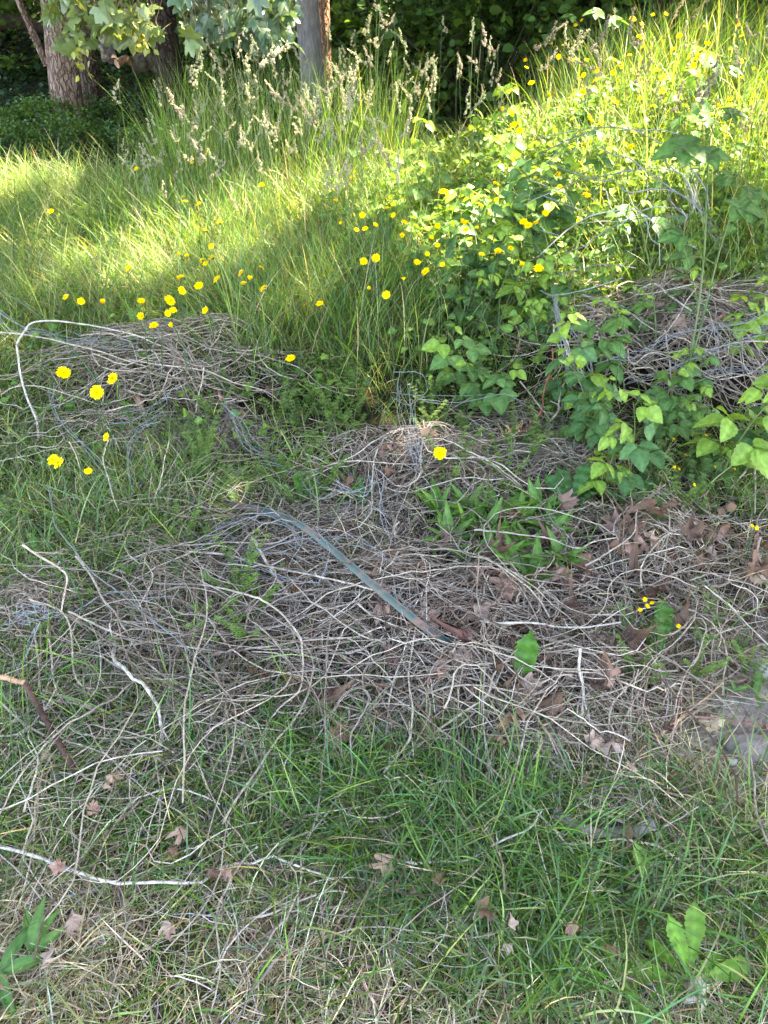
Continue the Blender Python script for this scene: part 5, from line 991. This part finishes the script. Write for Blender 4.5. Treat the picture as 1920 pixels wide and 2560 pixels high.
def flower(px, py, h, s_, label, group=None, tilt=None, name='catsear_flower'):
    p = at(px, py, h); gz = float(H(p.x, p.y)); hh = p.z-gz; lx, ly = R.normal(0, .05, 2)
    e = empty(name, (p.x-lx, p.y-ly, gz)); st = link('stem', SM[R.integers(5)], e, sc=(1, 1, hh)); st.rotation_euler = (0, 0, 0)
    # shear-free lean: aim the stem at the flower
    dv = Vector((lx, ly, hh)); st.rotation_euler = dv.to_track_quat('Z', 'Y').to_euler(); st.scale = (1, 1, dv.length)
    k = R.integers(5) if (R.random() < .5 and group) else R.integers(2); rt = (R.normal(.5, .35), R.normal(0, .35), R.normal(0, .5)) if tilt is None else tilt
    hd = link('petals', FM[k][0], e, (lx, ly, hh), rt, (s_,)*3); cx_ = link('calyx', FM[k][1], e, (lx, ly, hh), rt, (s_,)*3)
    tag(e, label, 'flower', group); return e
o_ = 1920/1659
BIG = [(137, 806, .36, 1.35, 'topmost and largest of the three big yellow flowers at the left edge'), (210, 847, .33, 1.3, 'middle one of the three big yellow flowers, tilted to the left'), (245, 818, .33, 1.2, 'rightmost of the three big yellow flowers above the left mound'), (231, 944, .2, .85, 'small half open yellow flower below the big three'),
       (116, 994, .22, 1.1, 'left one of two touching yellow flowers low at the left'), (129, 1001, .22, 1.1, 'right one of two touching yellow flowers low at the left'), (191, 1018, .16, .7, 'small yellow flower right of the touching pair'), (950, 979, .2, 1.15, 'lone yellow flower above the central nest'), (628, 775, .25, 1.1, 'lone yellow flower right of the hooped stem'),
       (691, 657, .3, 1.0, 'yellow flower among pale bent grass blades in the middle'), (366, 650, .3, 1.3, 'biggest flower of the cluster in the middle left meadow'), (1163, 580, .3, 1.25, 'large flower at the right end of the middle flower patch'), (1266, 423, .38, 1.35, 'large flower facing the camera with a smaller one above it'), (1411, 232, .45, 1.2, 'large sunlit flower on the right bank'),
       (957, 415, .35, 1.4, 'wide flat flower pair in the bramble thicket'), (593, 165, .75, 1.1, 'yellow flower high among the seed heads at the top'), (565, 400, .4, 1.05, 'yellow flower in front of the coarse grass clump'), (111, 457, .3, .9, 'isolated yellow flower at the far left of the meadow'), (143, 642, .25, .9, 'yellow flower at the left edge above the hooped stem'), (450, 325, .4, .9, 'yellow flower at the upper rim of the left meadow')]
for px, py, h, s_, lab in BIG: flower(px*o_, py*o_, h+.06, s_*1.05, lab)
ML = [(175, 651), (221, 657), (278, 580), (305, 651), (308, 683), (333, 704), (362, 677), (374, 671), (376, 703), (444, 671), (392, 628), (391, 603), (391, 552), (404, 557), (430, 618), (438, 563), (445, 570), (459, 557), (457, 533), (470, 604), (444, 498), (475, 482), (430, 442), (400, 440), (522, 590), (526, 614), (539, 608), (564, 580), (570, 624), (415, 352), (295, 365)]
for px, py in ML: flower(px*o_, py*o_, .38, .8+.4*R.random(), 'small yellow flower in the open meadow left of the coarse grass', 'flowers in the left meadow')
MC = [(760, 387), (764, 372), (725, 433), (783, 465), (738, 482), (770, 497), (789, 495), (809, 490), (850, 465), (873, 481), (833, 432), (836, 453), (812, 557), (785, 565), (801, 625), (835, 637), (872, 607), (901, 567), (921, 589), (923, 549), (868, 510), (905, 510), (932, 513), (945, 530), (946, 488), (956, 575), (976, 483), (1007, 497), (1011, 484), (1030, 495), (1036, 446), (1072, 432), (1056, 463), (1068, 400), (1128, 386), (1156, 388), (1076, 547), (1103, 537), (1126, 576), (1131, 480), (1142, 488), (1158, 482), (1178, 460), (1187, 407), (1209, 405), (1205, 377), (1232, 362), (1258, 368), (1266, 410), (965, 417), (1000, 480), (1040, 550)]
for px, py in MC: flower(px*o_, py*o_, .52, .7+.5*R.random()**1.5, 'yellow flower standing over the leaves of the middle thicket', 'flowers in the middle thicket')
MC += [(int(R.uniform(760, 1320)), int(R.uniform(370, 600))) for _ in range(34)]
MR = [(1110, 270), (1118, 268), (1100, 284), (1122, 283), (1187, 313), (1206, 123), (1193, 98), (1160, 86), (1258, 199), (1290, 155), (1285, 176), (1320, 160), (1275, 265), (1262, 200), (1385, 87), (1390, 101), (1410, 35), (1437, 32), (1383, 54), (1380, 79), (1600, 134), (1605, 172), (1295, 270), (1148, 180), (1135, 130), (1082, 95), (1040, 95), (1060, 103), (1500, 130), (890, 195), (1470, 215), (1340, 150), (1240, 130), (1550, 230), (1430, 170), (1085, 235), (1360, 120)]
MR += [(int(R.uniform(1080, 1640)), int(R.uniform(30, 330))) for _ in range(36)]
for px, py in MR: flower(px*o_, py*o_, .68, .85+.5*R.random(), 'yellow flower scattered over the rising right bank', 'flowers on the right bank')
for px, py in [(1683, 1098), (1733, 1117), (1712, 1138), (1716, 1138), (1686, 1168), (1697, 1173), (1748, 1129), (1735, 1212), (1787, 1167), (1836, 1173), (1600, 1525), (1612, 1498), (1630, 1508), (1618, 1515), (1697, 1565), (1880, 1315), (1892, 1320), (1765, 1088), (1620, 690), (1660, 480), (1800, 420), (1810, 430), (1720, 490), (1780, 370), (1860, 320), (1700, 550), (1560, 420)]:
    flower(px, py, .10 if py > 1000 else .35, .38, 'tiny pale yellow flower on a branching stalk near the right edge', 'tiny yellow flowers at the right', name='nipplewort_flower')
e = flower(410, 1793, .03, .3, 'tiny purple flower in the grass beside the hooked white stem', name='purple_flower')
pm = bpy.data.materials.new('purple_petal'); pm.use_nodes = True; pm.node_tree.nodes['Principled BSDF'].inputs['Base Color'].default_value = (.35, .08, .45, 1)
for c in e.children:
    if c.name.startswith('petals'): c.data = c.data.copy(); c.data.materials[0] = pm

# ------------------------------------------------------------------ seeding grasses
def seed_mesh(seed, tight=1.0, col=(.42, .37, .25)):
    q = np.random.default_rng(seed); g = G(); EL = (np.array([(0, 0, 0), (.32, .35, 0), (0, .35, .3), (-.32, .35, 0), (0, .35, -.3), (0, 1, 0)]), np.array([(0, 2, 1), (0, 3, 2), (0, 4, 3), (0, 1, 4), (1, 2, 5), (2, 3, 5), (3, 4, 5), (4, 1, 5)]))
    nodes = []; nc = 7
    for i in range(nc):
        f = i/(nc-1); zz = -.16*(1-f)*tight; br = (.040*(1-f)**1.2+.003)*(.3+.8*q.random()); a = q.random()*6.28
        c = np.array([br*math.cos(a), br*math.sin(a), zz+br*.7]); V, F = tubes(np.stack([[0, 0, zz], c*.5+np.array([0, 0, zz*.5]), c])[None], .0006, 3); g.add(V, F, (.12, .15, .06)); nodes.append((c, .011+.008*q.random()))
        if f < .6:
            for _ in range(1): nodes.append((c*np.array([.55, .55, 1])+np.array([0, 0, -.004]), .008))
    V, F = tubes(np.array([[0, 0, -.18], [0, 0, -.08], [0, 0, .0]])[None], .0008, 4); g.add(V, F, (.12, .16, .06))
    for c, r in nodes:
        m = 16; o = q.normal(0, .40, (m, 3))*r*np.array([.6, .6, 1.2]); d = norm(q.normal(0, .4, (m, 3))+np.array([0, 0, .9])+o*40); scatter_leaves(g, EL, c+o, d, rdir(m), .0095+.003*q.random(m), np.array(col)*(.8+.4*q.random()), .2)
    return g.mesh('seed_head', M_seed)
SHM = [seed_mesh(i, 1, c) for i, c in enumerate([(.44, .42, .29), (.38, .38, .25), (.48, .44, .32), (.34, .38, .24), (.38, .33, .27)])]; SHD = [seed_mesh(20+i, 1.1, c) for i, c in enumerate([(.22, .17, .15), (.28, .23, .18)])]
STM = []
for i in range(5):
    t = np.linspace(0, 1, 14); P = np.stack([.05*t**2.5*(1 if i % 2 else -1), .02*np.sin(t*4+i), t], 1)[None]; V, F = tubes(P, np.linspace(1.6, .8, 14)[None]*.001, 4); g = G(); g.add(V, F, (.10, .15, .05)); STM.append((g.mesh('stem', M_stem), P[0, -1]))
def seed_grass(px, py, dist, kinds, s_, label, group):
    d = ray(px, py); t = dist/d[1]; x, y, z = d[0]*t, dist, CAM_H+d[2]*t; gz = float(H(x, y)); h = z-gz
    if h < .3 or h > 1.45: return
    k = R.integers(5); me, tip = STM[k]; rz = R.random()*6.28; e = empty('seeding_grass', (x, y, gz), rz); link('stem', me, e, sc=(h, h, h))
    link('seed_head', kinds[R.integers(len(kinds))], e, Vector(tip)*h, (R.normal(0, .4), R.normal(0, .4), R.random()*6), (s_*1.0, s_*1.0, s_*1.05*(.8+.5*R.random()))); tag(e, label, 'seeding grass', group)
for px, py, lab in [(425, 235, 'leftmost tall seeding grass standing clear against the dark forest'), (742, 115, 'tallest orange tinted seed head in front of the grey trunk'), (475, 130, 'grey green seed head drooping left of the maple leaves'), (880, 175, 'seed head standing alone right of the grey trunk')]: seed_grass(px, py, 4.6, SHM, 1.1, lab, None)
for _ in range(160): seed_grass(R.normal(635, 150), R.normal(240, 85), R.uniform(4.4, 6.4), SHM, .5+.3*R.random(), 'cream seed head in the tall clump left of and before the grey trunk', 'seed heads in the central clump')
for _ in range(60): seed_grass(R.normal(1020, 140), R.normal(140, 80), R.uniform(5.2, 7.4), SHM, .6+.3*R.random(), 'cream seed head against the dark forest right of the grey trunk', 'seed heads right of the grey trunk')
for _ in range(40): seed_grass(R.uniform(1330, 1930), R.normal(110, 75), R.uniform(4.6, 7.0), SHM+SHD+SHD, .8+.3*R.random(), 'brownish seed head over the sunlit right bank', 'seed heads on the right bank')
for _ in range(26): seed_grass(R.uniform(300, 620), R.normal(400, 45), R.uniform(4.6, 6.2), SHM, .65+.2*R.random(), 'low seed head along the upper rim of the left meadow', 'seed heads along the meadow rim')
for _ in range(14): seed_grass(R.normal(860, 60), R.normal(330, 50), R.uniform(3.9, 4.6), SHM, .8, 'pale seed head low in front of the coarse grass', 'seed heads before the coarse grass')
# ------------------------------------------------------------------ end
